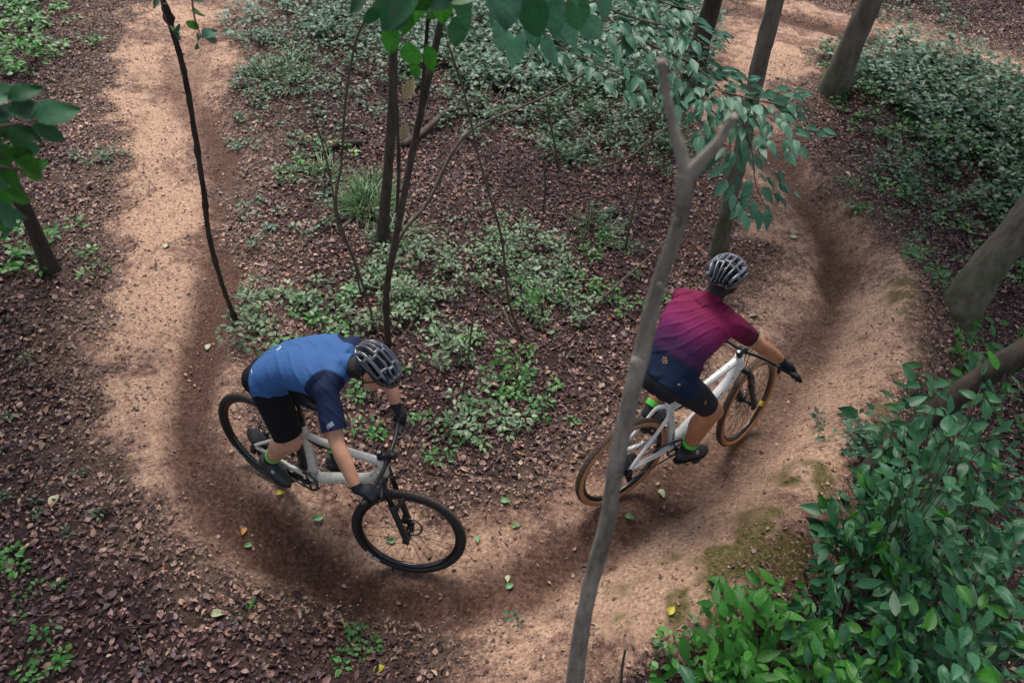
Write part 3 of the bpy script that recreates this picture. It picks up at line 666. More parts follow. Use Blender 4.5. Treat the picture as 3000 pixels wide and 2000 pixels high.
def remesh(mb, voxel, smooth_it=4):
    me = mb.mesh('raw', None); o = bpy.data.objects.new('raw', me); COL.objects.link(o)
    r = o.modifiers.new('r', 'REMESH'); r.mode = 'VOXEL'; r.voxel_size = voxel; r.use_smooth_shade = True
    s = o.modifiers.new('s', 'SMOOTH'); s.iterations = smooth_it; s.factor = .5
    dg = bpy.context.evaluated_depsgraph_get(); ev = o.evaluated_get(dg); m2 = ev.to_mesh()
    V = np.empty(len(m2.vertices) * 3); m2.vertices.foreach_get('co', V); V = V.reshape(-1, 3)
    F = [tuple(p.vertices) for p in m2.polygons]; ev.to_mesh_clear()
    COL.objects.unlink(o); bpy.data.objects.remove(o); bpy.data.meshes.remove(me)
    T = []
    for f in F:
        T.append((f[0], f[1], f[2]))
        if len(f) == 4: T.append((f[0], f[2], f[3]))
    return V, np.array(F if all(len(f) == 4 for f in F) else T), np.array(T)

def vnormals(V, T):
    n = np.cross(V[T[:, 1]] - V[T[:, 0]], V[T[:, 2]] - V[T[:, 0]]); N = np.zeros_like(V)
    for k in range(3): np.add.at(N, T[:, k], n)
    return N / (np.linalg.norm(N, axis=1, keepdims=True) + 1e-12)

def clip(V, T, s, extra=None):
    """keep the part of a triangle mesh where s > 0, cut cleanly along s = 0"""
    pos = s[T] > 0; cnt = pos.sum(1); keep = T[cnt == 3].tolist()
    nv = [ ]; base = len(V); cache = {}; newv = []
    def cut(a, b):
        k = (min(a, b), max(a, b))
        if k not in cache:
            t = s[a] / (s[a] - s[b]); t = min(max(t, .0), 1.); newv.append((a, b, t)); cache[k] = base + len(newv) - 1
        return cache[k]
    for tri, p, c in zip(T[(cnt > 0) & (cnt < 3)].tolist(), pos[(cnt > 0) & (cnt < 3)].tolist(), cnt[(cnt > 0) & (cnt < 3)].tolist()):
        if c == 1:
            i = p.index(True); a, b, d = tri[i], tri[(i + 1) % 3], tri[(i + 2) % 3]; keep.append((a, cut(a, b), cut(a, d)))
        else:
            i = p.index(False); a, b, d = tri[i], tri[(i + 1) % 3], tri[(i + 2) % 3]; x, y = cut(a, b), cut(a, d); keep.append((x, b, d)); keep.append((x, d, y))
    if newv:
        A = np.array([q[0] for q in newv]); B = np.array([q[1] for q in newv]); tt = np.array([q[2] for q in newv])[:, None]
        V2 = np.vstack([V, V[A] * (1 - tt) + V[B] * tt]); E2 = [np.concatenate([e, e[A] * (1 - (tt if e.ndim > 1 else tt[:, 0])) + e[B] * (tt if e.ndim > 1 else tt[:, 0])]) for e in (extra or [])]
    else: V2, E2 = V, list(extra or [])
    K = np.array(keep); u = np.unique(K); rm = np.full(len(V2), -1); rm[u] = np.arange(len(u))
    return V2[u], rm[K], [e[u] for e in E2]

class Person: pass
def seg_t(V, a, b):
    d = b - a; t = ((V - a) @ d) / (d @ d); tc = np.clip(t, 0, 1); return t, np.linalg.norm(V - a - tc[:, None] * d, axis=1)

def make_person(X, bike, face, headup, label, st):
    J = {k: np.array(v, float) for k, v in X.items()}
    root_loc = J['aR'] * .5 + J['aL'] * .5; root_loc[2] = min(J['aR'][2], J['aL'][2]) - .12
    root = thing('person', label, 'person', root_loc)
    latp = nrm(J['hL'] - J['hR']); lats = nrm(J['sL'] - J['sR']); ms = (J['sR'] + J['sL']) / 2; spine = nrm(ms - J['pel']); back = nrm(np.cross(spine, nrm(latp + lats)))
    if back @ np.array([0, 0, 1.]) < 0: back = -back
    B = MB()
    # torso
    pel, nk = J['pel'], J['nk']
    sp = np.array([pel - spine * .085 - back * .01, pel - spine * .02, pel + spine * .08 + back * (.012 + st['arch']), pel + (ms - pel) * .38 + back * (.034 + st['arch']), pel + (ms - pel) * .62 + back * (.046 + st['arch'] * .3), pel + (ms - pel) * .85 + back * .034, ms + (nk - ms) * .35 + spine * .035])
    wd = [.10, .160, .162, .150, .172, .188, .125]; dp = [.085, .112, .105, .100, .110, .102, .066]
    SPc = catmull(sp, 5); n = len(SPc); ti = np.linspace(0, len(sp) - 1, n)
    WD = np.interp(ti, range(len(wd)), wd) * st['girth'] * 1.07; DP = np.interp(ti, range(len(dp)), dp) * st['girth']
    ang = np.linspace(0, 2 * np.pi, 28, endpoint=False); V = []
    for i in range(n):
        u = ti[i] / (len(sp) - 1); la = nrm(latp * (1 - u) + lats * u); tg = nrm(SPc[min(i + 1, n - 1)] - SPc[max(i - 1, 0)]); la = nrm(la - (la @ tg) * tg); bk = nrm(np.cross(tg, la)); bk = bk if bk @ back > 0 else -bk
        c, s_ = np.cos(ang), np.sin(ang); ce = np.sign(c) * abs(c) ** .85; se = np.sign(s_) * abs(s_) ** .85
        groove_ = 1 - .05 * np.exp(-(c / .16) ** 2) * (s_ > 0)          # line of the spine
        V.append(SPc[i] + (WD[i] * ce)[:, None] * la + (DP[i] * se * groove_)[:, None] * bk)
    m = 28; F = [(i * m + j, i * m + (j + 1) % m, (i + 1) * m + (j + 1) % m, (i + 1) * m + j) for i in range(n - 1) for j in range(m)] + [tuple(range(m))[::-1], tuple((n - 1) * m + j for j in range(m))]
    B.add(np.vstack(V), F)
    g_ = st['girth']
    for s in ('R', 'L'):
        hp, kn, an, sh, el, wr, gr = (J[k + s] for k in 'hkasewm')
        sgn = 1 if s == 'L' else -1
        # shoulder girdle, lats
        chest = pel + (ms - pel) * .72 + lats * sgn * .105 + back * .01
        B.add(*tube_vf([chest, chest + (sh - chest) * .55, sh], [.066 * g_, .064 * g_, .054 * g_], n=16, round_cap=True))
        B.add(*tube_vf([nk - spine * .03, (nk * .45 + sh * .55) + back * .012, sh + back * .004], [.062, .060, .056], n=16, round_cap=True))
        B.add(*tube_vf([ms + lats * sgn * .05, sh], [.07, .05], n=16, round_cap=True))
        # buttock and hip
        B.add(*ellipsoid_vf(hp - spine * .055 + back * .022 - latp * sgn * .015, np.eye(3), (.088, .088, .088)))
        B.add(*ellipsoid_vf(pel - spine * .05 + back * .028, np.eye(3), (.092, .092, .092)))
        # leg
        th = kn - hp; L = np.linalg.norm(th); fr = nrm(kn - (hp + an) / 2)      # knee points this way
        P = [hp + th * .0, hp + th * .22 + fr * .004, hp + th * .5 + fr * .010, hp + th * .78 + fr * .006, kn + fr * .006]
        B.add(*tube_vf(catmull(P, 4), np.interp(np.linspace(0, 1, 17), [0, .25, .5, .8, 1], [.094, .088, .078, .064, .058]) * g_, n=20, round_cap=True))
        B.add(*ellipsoid_vf(kn + fr * .016, np.eye(3), (.046, .046, .046)))
        sn = an - kn
        P = [kn - fr * .002, kn + sn * .18 - fr * .020, kn + sn * .36 - fr * .024, kn + sn * .62 - fr * .008, kn + sn * .88, an]
        B.add(*tube_vf(catmull(P, 4), np.interp(np.linspace(0, 1, 21), [0, .18, .36, .62, .85, 1], [.057, .063, .067, .052, .037, .037]) * g_, n=20, round_cap=True))
        # foot along the bike
        f = nrm(bike['fwd'] * 1.0 + bike['left'] * sgn * .12); u_ = nrm(bike['up'] - (bike['up'] @ f) * f); f = nrm(f - u_ * st['toe'])
        u_ = nrm(u_ - (u_ @ f) * f); sol = an - u_ * .075
        B.add(*tube_vf([an - f * .035 - u_ * .045, sol + f * .03 + u_ * .03, sol + f * .10 + u_ * .018, sol + f * .165 + u_ * .008], [.034, .040, .040, .030], n=16, round_cap=True, ell=(.85, 1.0)))
        B.add(*tube_vf([an, an - u_ * .05], [.038, .040], n=14, round_cap=True))
        J['f' + s] = sol + f * .17; J['fd' + s] = f; J['fu' + s] = u_; J['sol' + s] = sol
        # arm
        ua = el - sh; fa = wr - el; eo = nrm(el - (sh + wr) / 2)
        B.add(*tube_vf(catmull([sh, sh + ua * .3, sh + ua * .62, el], 4), np.interp(np.linspace(0, 1, 13), [0, .3, .62, 1], [.057, .055, .049, .041]) * g_, n=18, round_cap=True))
        B.add(*ellipsoid_vf(el + eo * .010, np.eye(3), (.032, .032, .032)))
        B.add(*tube_vf(catmull([el, el + fa * .25, el + fa * .6, el + fa * .9, wr], 4), np.interp(np.linspace(0, 1, 17), [0, .25, .6, .9, 1], [.042, .046, .038, .029, .028]) * g_, n=18, round_cap=True, up=eo, ell=(.92, 1.06)))
    # neck and head
    F_ = nrm(face); U_ = nrm(np.array(headup) - (np.array(headup) @ F_) * F_); L_ = np.cross(U_, F_); hd = J['hd']
    HX = np.stack([F_, L_, U_])
    B.add(*tube_vf([nk - spine * .02, nk * .5 + (hd - U_ * .05 - F_ * .02) * .5, hd - U_ * .04 - F_ * .015], [.062, .056, .058], n=18, round_cap=True))
    def hp_(f, l, u): return hd + F_ * f + L_ * l + U_ * u
    B.add(*ellipsoid_vf(hp_(-.012, 0, .025), HX, (.097, .076, .090)))                       # cranium
    B.add(*ellipsoid_vf(hp_(.022, 0, -.022), HX, (.070, .064, .085)))                       # face
    B.add(*tube_vf([hp_(-.015, .052, -.045), hp_(.05, .026, -.088), hp_(.068, 0, -.095), hp_(.05, -.026, -.088), hp_(-.015, -.052, -.045)], [.024, .021, .022, .021, .024], n=12, round_cap=True))  # jaw
    B.add(*tube_vf([hp_(.086, 0, .015), hp_(.104, 0, -.012), hp_(.108, 0, -.028)], [.009, .012, .014], n=10, round_cap=True))     # nose
    B.add(*tube_vf([hp_(.078, .038, .022), hp_(.090, .015, .024), hp_(.090, -.015, .024), hp_(.078, -.038, .022)], .009, n=8, round_cap=True))  # brow
    B.add(*tube_vf([hp_(.083, .022, -.058), hp_(.093, 0, -.056), hp_(.083, -.022, -.058)], [.006, .008, .006], n=8, round_cap=True))
    B.add(*tube_vf([hp_(.082, .020, -.066), hp_(.091, 0, -.067), hp_(.082, -.020, -.066)], [.006, .008, .006], n=8, round_cap=True))
    for s in (-1, 1): B.add(*ellipsoid_vf(hp_(-.008, s * .079, -.010), HX, (.019, .009, .031)))   # ears
    # hands on the grips
    hands = {}
    for s, sg in (('R', -1), ('L', 1)):
        gp, ga = bike['grip'][sg]; wr = J['w' + s]; w = nrm(gp - wr); ga = nrm(ga)
        n0 = nrm(np.cross(ga, w)); n0 = n0 if n0[2] > 0 else -n0             # over the bar
        fwd = nrm(np.cross(n0, ga)); fwd = fwd if fwd @ w > 0 else -fwd
        palm = gp + n0 * .024 - fwd * .010
        for k, o_ in enumerate((-.030, -.010, .010, .030)):
            kb = palm + fwd * .028 + ga * o_ + n0 * .004
            B.add(*tube_vf([wr + ga * o_ * .35, palm * .5 + wr * .5 + ga * o_ * .7 + n0 * .004, kb], [.0205, .0175, .0145], n=12, round_cap=True, ell=(.95, 1.05)))
        B.add(*ellipsoid_vf(palm + n0 * .003 - fwd * .004, np.stack([fwd, ga, n0]), (.042, .041, .019)))
        fl = [.92, 1.02, 1.0, .82]
        order = [(-.031, 0), (-.0105, 1), (.0105, 2), (.031, 3)]   # index innermost
        for o_, k in order:
            kb = palm + fwd * .028 + ga * o_ + n0 * .004; q = fl[k]
            if st['open'] == s:      # fingers stretched forward over the lever
                d1 = nrm(fwd * .8 + n0 * .05 + ga * (.55 + .10 * k)); d2 = nrm(fwd * .8 - n0 * .15 + ga * (.62 + .08 * k)); d3 = nrm(fwd * .8 - n0 * .35 + ga * .70)
                P = [kb, kb + d1 * .042 * q, kb + d1 * .042 * q + d2 * .026 * q, kb + d1 * .042 * q + d2 * .026 * q + d3 * .020 * q]
            elif k == 0:             # index finger reaching for the brake lever
                P = [kb, kb + fwd * .034 - n0 * .010, kb + fwd * .052 - n0 * .026, kb + fwd * .050 - n0 * .042]
            else:
                P = [kb, gp + ga * o_ + fwd * .036 + n0 * .006, gp + ga * o_ + fwd * .026 - n0 * .026, gp + ga * o_ - fwd * .002 - n0 * .031]
            B.add(*tube_vf(P, [.0105, .0098, .0092, .0080], n=10, round_cap=True))
        tb = palm - ga * .030 - fwd * .018
        B.add(*tube_vf([tb - w * .01, tb - ga * .018 + fwd * .006 - n0 * .010, gp - ga * .052 + fwd * .012 - n0 * .020, gp - ga * .050 + fwd * .026 - n0 * .030], [.014, .0125, .0108, .009], n=10, round_cap=True))
        hands[s] = (gp, palm)
    # to local coordinates, weld into one body
    for i in range(len(B.v)): B.v[i] = B.v[i] - root_loc
    for k in J:
        if not (k.startswith('fd') or k.startswith('fu')): J[k] = J[k] - root_loc
    hd = hd - root_loc; nk = nk - root_loc; ms = ms - root_loc; pel = pel - root_loc
    V, Q, T = remesh(B, .0062, 3)
    N = vnormals(V, T)
    if ((V - V.mean(0)) * N).sum() < 0: N = -N
    # region fields
    D = {}; tt = {}
    segs = {'torso': (pel - spine * .05, nk - spine * .07), 'neck': (nk - spine * .0, hd - U_ * .04), 'head': (hd - F_ * .02, hd + F_ * .04)}
    for s in 'RL':
        segs['ua' + s] = (J['s' + s], J['e' + s]); segs['fa' + s] = (J['e' + s], J['w' + s]); segs['ha' + s] = (J['w' + s], J['w' + s] + (hands[s][0] - root_loc - J['w' + s]) * 1.6)
        segs['th' + s] = (J['h' + s], J['k' + s]); segs['sn' + s] = (J['k' + s], J['a' + s]); segs['ft' + s] = (J['a' + s] - J['fu' + s] * .05, J['f' + s])
    rad = dict(torso=.15, neck=.06, head=.10, ua=.055, fa=.045, ha=.05, th=.085, sn=.055, ft=.05)
    names = list(segs); DD = []
    for k in names:
        t, d = seg_t(V, *segs[k]); tt[k] = t; r = rad.get(k, rad.get(k[:2], .05))
        if k == 'torso':
            ax_ = segs[k][0] + np.clip(t, 0, 1)[:, None] * (segs[k][1] - segs[k][0]) ; dv = V - ax_; d = np.sqrt(((dv @ lats) / .165) ** 2 + ((dv @ back) / .11) ** 2) * .15
        DD.append(d - r)
    DD = np.array(DD); near = np.array(names)[DD.argmin(0)]
    def isr(*pre): return np.isin(near, pre)
    hem = (V - pel) @ spine                    # along the back from the hips
    arms = {}
    sj = np.full(len(V), .05)
    for s in 'RL':
        mk = isr('ua' + s, 'fa' + s, 'ha' + s); L = np.linalg.norm(J['e' + s] - J['s' + s]); sj = np.where(mk, (st['sleeve'] - tt['ua' + s]) * L, sj)
        sj = np.where(isr('fa' + s, 'ha' + s), -.05, sj)
    lg = isr('thR', 'thL', 'snR', 'snL', 'ftR', 'ftL', 'torso'); side = (V - pel) @ nrm(latp)
    hemc = st['hem'] + .012 * np.sin(side * 16)
    frn = (V - pel) @ (-back); hemf = hemc + .9 * np.maximum(frn - .02, 0)
    sj = np.where(lg, np.minimum(sj, hem - hemf), sj); dth = np.minimum(DD[names.index('thR')], DD[names.index('thL')]) - DD[names.index('torso')]; sj = np.where(lg, np.minimum(sj, dth + st['over']), sj); sj = np.where(isr('snR', 'snL', 'ftR', 'ftL'), -.05, sj)
    colr = nk + nrm(hd - nk) * .055; cn = nrm(nrm(hd - nk) + spine * .4); cs = -((V - colr) @ cn)
    sj = np.where(isr('neck', 'torso'), np.minimum(sj, cs), sj); sj = np.where(isr('head'), -.05, sj)
    # shorts
    ssr = np.full(len(V), -.05)
    for s in 'RL':
        L = np.linalg.norm(J['k' + s] - J['h' + s]); ssr = np.where(isr('th' + s), (st['short'] - tt['th' + s]) * L, ssr)
    ssr = np.where(isr('torso'), (st['hem'] + .10) + .9 * np.maximum(frn - .02, 0) - hem, ssr)
    # jersey folds
    wr_ = np.zeros(len(V))
    a1 = (V @ (spine * 1.0 + lats * .35)); a2 = V @ (lats - spine * .3); a3 = V @ np.array([.4, -.7, .6])
    fold = np.sin(V @ (spine * 60 + lats * 75) + 2.5 * np.sin(a2 * 14)) * .5 + .5; env = sstep(.30, .62, fbm(a2 * 9 + 4, a1 * 7, st['seed']))
    wr_ = .0055 * fold ** 5 * env + .0055 * (fbm(a2 * 14, a1 * 14, st['seed'] + 3) - .5) + .0016 * np.sin(a1 * 60 + a2 * 75) * sstep(.45, .7, fbm(a2 * 6, a3 * 6, st['seed'] + 9))
    offs = .0075 + wr_ + .006 * (1 - sstep(.0, .10, hem - hemc)) * (lg)
    for s in 'RL': offs = np.where(isr('ua' + s), offs + st['loose'] * sstep(.1, st['sleeve'], tt['ua' + s]), offs)
    body = mesh_np('body', V, T, st['skin']); bo = link('body', body, root); bo['label'] = st['skin_label']
    def garment(name, s_, off, thick, m, colf=None, label=None, parent=root):
        Vc, Tc, ex = clip(V, T, s_, [N, off if np.ndim(off) else np.full(len(V), off)])
        if len(Tc) == 0: return None
        Nc = ex[0] / (np.linalg.norm(ex[0], axis=1, keepdims=True) + 1e-9); o_ = Vc + Nc * ex[1][:, None]; i_ = Vc + Nc * (ex[1][:, None] - thick)
        de = np.vstack([Tc[:, [0, 1]], Tc[:, [1, 2]], Tc[:, [2, 0]]]); _, idx, cn_ = np.unique(np.sort(de, axis=1), axis=0, return_index=True, return_counts=True); bd = de[idx[cn_ == 1]]; n_ = len(Vc)
        rf = np.vstack([np.stack([bd[:, 1], bd[:, 0], bd[:, 0] + n_], 1), np.stack([bd[:, 1], bd[:, 0] + n_, bd[:, 1] + n_], 1)])
        me = mesh_np(name, np.vstack([o_, i_]), np.vstack([Tc, rf]), m, np.vstack([colf(Vc)] * 2) if colf else None)
        return link(name, me, parent, label)
    jer = garment('jersey', sj, offs, .006, M['jersey'], lambda P: st['color'](P, J, pel, spine, lats, ms, back), st['jersey_label'])
    sho = garment('shorts', ssr, .0055 - .0035 * sstep(.0, .025, sj) + (.004 * (1 - sstep(0, .02, sj))) * (fbm(V @ lats * 20, V @ spine * 20, 3) - .3) + np.where(isr('thR', 'thL'), st['loose'] * 1.4 * np.where(near == 'thR', tt['thR'], tt['thL']).clip(0, 1), 0), .004, st['shorts'], None, st['shorts_label'])
    for s in 'RL':
        L = np.linalg.norm(J['a' + s] - J['k' + s]); c0 = (tt['sn' + s] - .80) * L
        c0 = np.where(isr('sn' + s, 'ft' + s), np.where(isr('ft' + s), .05, c0), -.05)
        garment('sock', c0, .004, .003, M['sock'])
        c1 = np.where(isr('sn' + s), np.minimum((tt['sn' + s] - .765) * L, (.83 + (.03 if st['seed'] > 5 else 0) - tt['sn' + s]) * L), -.05)
        garment('sock_cuff', c1, .0065, .004, M['neon'])
        # shoe
        an, u_, f, sol = J['a' + s], J['fu' + s], J['fd' + s], J['sol' + s]
        hgt = (V - sol) @ u_; cc = np.where(isr('ft' + s, 'sn' + s), .066 - hgt, -.05)
        sh_ = garment('shoe', cc, .0085, .006, M['shoe'])
        m2 = MB(); xs = np.linspace(-.075, .205, 14); la = nrm(np.cross(u_, f)); w_ = np.interp(xs, [-.075, -.05, 0, .09, .15, .19, .205], [.018, .034, .036, .047, .044, .026, .010])
        tube(m2, [sol + f * x - u_ * (.028 - .010 * max(0, (x - .13) / .075)) for x in xs], w_, n=14, up=u_, ell=(.26, 1)); m2.build('sole', M['sole'], sh_)
        sgn = 1 if s == 'L' else -1; lo = nrm(-la if (la @ (bike['left'] * sgn)) < 0 else la)
        m2 = MB(); m2.add(*disc_vf(sol + f * .075 + u_ * .045 + lo * .036, nrm(u_ * .6 + lo), .014, .010, 18)); m2.add(*torus_vf(sol + f * .075 + u_ * .047 + lo * .038, nrm(u_ * .6 + lo), .013, .0025, 20, 6)); m2.build('shoe_dial', M['steel'], sh_)
        Lf = np.linalg.norm(J['w' + s] - J['e' + s]); cg = np.where(isr('ha' + s), .05, np.where(isr('fa' + s), (tt['fa' + s] - .93) * Lf, -.05))
        garment('glove', cg, .0028, .0022, M['glove'])
    # hair: close cut at the nape and sides
    q = V - hd; qf, ql, qu = q @ F_, q @ L_, q @ U_
    hs = np.minimum(.012 - qf + .25 * (qu), qu + .062 + .085 * sstep(-.02, .05, -qf)); hs = np.where(isr('head', 'neck', 'torso'), np.minimum(hs, .006 - cs), -.05); hs = np.where((abs(ql) > .072) & (abs(qf + .008) < .028) & (qu < .03), -.02, hs)
    garment('hair', np.where(qu > .075, np.maximum(hs, .01) * isr('head', 'neck') - .05 * ~isr('head', 'neck'), hs), .004, .003, M['hair'])
    for s in (-1, 1): MB().add(*ellipsoid_vf(hd + F_ * .083 + L_ * s * .030 + U_ * .004, HX, (.011, .012, .011), 12, 8)).build('eye', M['eye'], root)
    # helmet
    hc = hd + U_ * .036 - F_ * .012
    nphi, nth = 200, 72; ph = np.linspace(0, 2 * np.pi, nphi, endpoint=False); th = np.linspace(.001, 1.0, nth)
    PH, TH = np.meshgrid(ph, th); cf = np.cos(PH); cl = np.sin(PH)
    tmax = np.radians(93) + np.radians(27) * np.clip(-cf, 0, 1) ** 1.5 + np.radians(-6) * np.clip(cf, 0, 1) - np.radians(6) * np.exp(-((np.abs(PH - np.pi) - np.pi / 2) / .35) ** 2)
    A = TH * tmax; rf = .155; rl = .118; ru = .106
    x = np.sin(A) * cf; y = np.sin(A) * cl; z = np.cos(A)
    a_ = x * 1.0; b_ = y / np.sqrt(np.clip(1 - .75 * x * x, .12, 1))      # b_: lane across the head, lanes converge fore and aft
    lane = (b_ / .33); lf = np.abs((lane + 20.5) % 1 - .5)                 # ribs at lane borders
    rib = np.exp(-(lf * 0 + np.minimum((lane + 20.5) % 1, 1 - (lane + 20.5) % 1)) ** 2 / .050)
    odd = (np.floor(lane + .5).astype(int) % 2)
    cross = np.maximum(np.exp(-((a_ - (.20 + .12 * odd)) / .075) ** 2), np.exp(-((a_ + (.38 + .10 * odd)) / .08) ** 2)); cross = np.maximum(cross, np.exp(-((a_ - .72) / .06) ** 2))
    edge = sstep(.80, .88, TH + .02 * np.sin(PH * 8)); edge = np.maximum(edge, sstep(.86, 1.0, np.abs(b_)) )
    solid = np.clip(np.maximum.reduce([rib, cross, edge]), 0, 1); hole = 1 - sstep(.42, .62, solid)
    hole2 = np.exp(-((TH - .885) / .030) ** 2) * (np.sin(PH * 8 + .6) > -.2)
    depth = .027 * hole + .006 * (1 - solid) + .0 * hole2; rscale = 1 - depth / .115 + .012 * sstep(.5, .9, solid) - .016 * sstep(.93, 1., TH) + .02 * sstep(.80, .86, TH) * (1 - sstep(.90, .95, TH))
    Pw = hc + (x * rf * rscale)[..., None] * F_ * np.where(x < 0, 1.04, .97)[..., None] + (y * rl * rscale)[..., None] * L_ + (z * ru * rscale)[..., None] * U_
    pv = Pw.reshape(-1, 3); fi = [(i * nphi + j, (i + 1) * nphi + j, (i + 1) * nphi + (j + 1) % nphi, i * nphi + (j + 1) % nphi) for i in range(nth - 1) for j in range(nphi)]
    shellc = np.array(st['helm_a']) * np.ones((nth, nphi, 1)); bcol = np.array(st['helm_b']); up_ = (sstep(.70, .78, TH + .05 * x) )[..., None]
    cc = shellc * (1 - up_) + bcol * up_; cc = cc * (1 - hole[..., None]) + np.array([.004, .004, .005]) * hole[..., None]
    mh = MB(); mh.add(pv, fi); inner = (Pw - hc).reshape(-1, 3) * .86 + hc
    nV = len(pv); lastr = [(nth - 1) * nphi + j for j in range(nphi)]
    me = bpy.data.meshes.new('helmet'); allv = np.vstack([pv, inner[(nth - 1) * nphi:]]); ff = fi + [(lastr[j], nV + j, nV + (j + 1) % nphi, lastr[(j + 1) % nphi]) for j in range(nphi)] + [tuple(nV + j for j in range(nphi))[::-1]]
    me.from_pydata(allv.tolist(), [], ff); me.materials.append(M['helmet']); me.polygons.foreach_set('use_smooth', [True] * len(me.polygons)); set_col(me, np.vstack([cc.reshape(-1, 3), np.zeros((nphi, 3)) + .006]))
    ho = link('helmet', me, root); ho['label'] = st['helm_label']
    for s in (-1, 1):
        m2 = MB(); c = lambda f, l, u: hd + F_ * f + L_ * l * s + U_ * u
        tube(m2, catmull([c(.045, .080, .02), c(.020, .079, -.035), c(.012, .070, -.07), c(.022, .035, -.112), c(.03, .0, -.122)], 5), .0075, n=8, ell=(.35, 1), up=list(np.cross(L_, U_)))
        tube(m2, catmull([c(-.06, .076, .0), c(-.015, .081, -.035), c(.010, .074, -.065)], 5), .0065, n=8, ell=(.35, 1)); m2.build('strap', M['strap'], ho)
    m2 = MB(); tube(m2, catmull([hd + F_ * a + L_ * b + U_ * c for a, b, c in ((-.05, .078, -.01), (-.09, .055, -.025), (-.108, 0, -.032), (-.09, -.055, -.025), (-.05, -.078, -.01))], 5), .011, n=8, ell=(1, .4)); m2.add(*disc_vf(hd - F_ * .115 - U_ * .030, F_, .014, .012, 16)); m2.build('fit_cradle', M['black_matte'], ho)
    P_ = Person(); P_.root = root; P_.jersey = jer; P_.shorts = sho; P_.loc = root_loc; P_.J = J; P_.lats = lats; P_.spine = spine; P_.back = back
    return P_

from mathutils.bvhtree import BVHTree
def decal(P_, target, name, u, v, bars, m, rot=0.0, lift=.0016):
    """printed marks laid on the cloth: bars = (dx, dy, w, h, angle) in metres about the point of the garment seen at photo pixel (u, v)"""
    me = target.data; bv = BVHTree.FromPolygons([tuple(q.co) for q in me.vertices], [tuple(p.vertices) for p in me.polygons])
    d = ray(u, v); o = CAMP - P_.loc; hit = bv.ray_cast(Vector(o), Vector(nrm(d)))
    if hit[0] is None: print('decal miss', name); return
    c = np.array(hit[0]); n = np.array(hit[1]); n = n if n @ d < 0 else -n
    right = nrm(W[:, 0] - (W[:, 0] @ n) * n); up = np.cross(n, right); ca, sa = math.cos(rot), math.sin(rot); r2 = right * ca + up * sa; u2 = -right * sa + up * ca
    g = MB()
    for dx, dy, w_, h_, a in bars:
        cc = c + r2 * dx + u2 * dy; ra = r2 * math.cos(a) + u2 * math.sin(a); ub = np.cross(n, ra); vs = []
        K = 5
        for i in range(K):
            for j in range(3):
                p = cc + ra * w_ * (i / (K - 1) - .5) + ub * h_ * (j / 2 - .5); h2 = bv.ray_cast(Vector(p + n * .05), Vector(-n)); q = np.array(h2[0]) if h2[0] is not None and (np.array(h2[0]) - p) @ n > -.03 else p
                vs.append(q + n * lift)
        g.add(vs, [(i * 3 + j, (i + 1) * 3 + j, (i + 1) * 3 + j + 1, i * 3 + j + 1) for i in range(K - 1) for j in range(2)])
    g.build(name, m, target)

X1 = {'pel': [-1.366, 3.231, 1.151], 'hR': [-1.391, 3.142, 1.17], 'hL': [-1.336, 3.321, 1.136], 'kR': [-1.26, 3.044, 0.778], 'kL': [-1.125, 3.416, 0.773], 'aR': [-1.46, 3.153, 0.455], 'aL': [-1.047, 3.233, 0.414], 'nk': [-0.931, 3.149, 1.386], 'sR': [-0.985, 2.973, 1.338], 'sL': [-0.916, 3.33, 1.345], 'eR': [-0.889, 2.769, 1.144], 'eL': [-0.741, 3.412, 1.136], 'wR': [-0.757, 2.613, 0.977], 'wL': [-0.664, 3.284, 0.929], 'mR': [-0.696, 2.606, 0.915], 'mL': [-0.635, 3.28, 0.849], 'hd': [-0.736, 3.105, 1.401]}
X2 = {'pel': [0.945, 3.507, 1.219], 'hR': [1.008, 3.439, 1.236], 'hL': [0.882, 3.578, 1.205], 'kR': [1.308, 3.515, 0.94], 'kL': [1.119, 3.872, 0.998], 'aR': [1.245, 3.572, 0.497], 'aL': [0.945, 3.640, 0.722], 'nk': [1.149, 3.775, 1.595], 'sR': [1.286, 3.656, 1.549], 'sL': [1.039, 3.912, 1.494], 'eR': [1.504, 3.705, 1.371], 'eL': [1.061, 4.144, 1.331], 'wR': [1.7, 3.755, 1.215], 'wL': [1.221, 4.161, 1.133], 'mR': [1.764, 3.747, 1.159], 'mL': [1.263, 4.166, 1.059], 'hd': [1.228, 3.866, 1.735]}

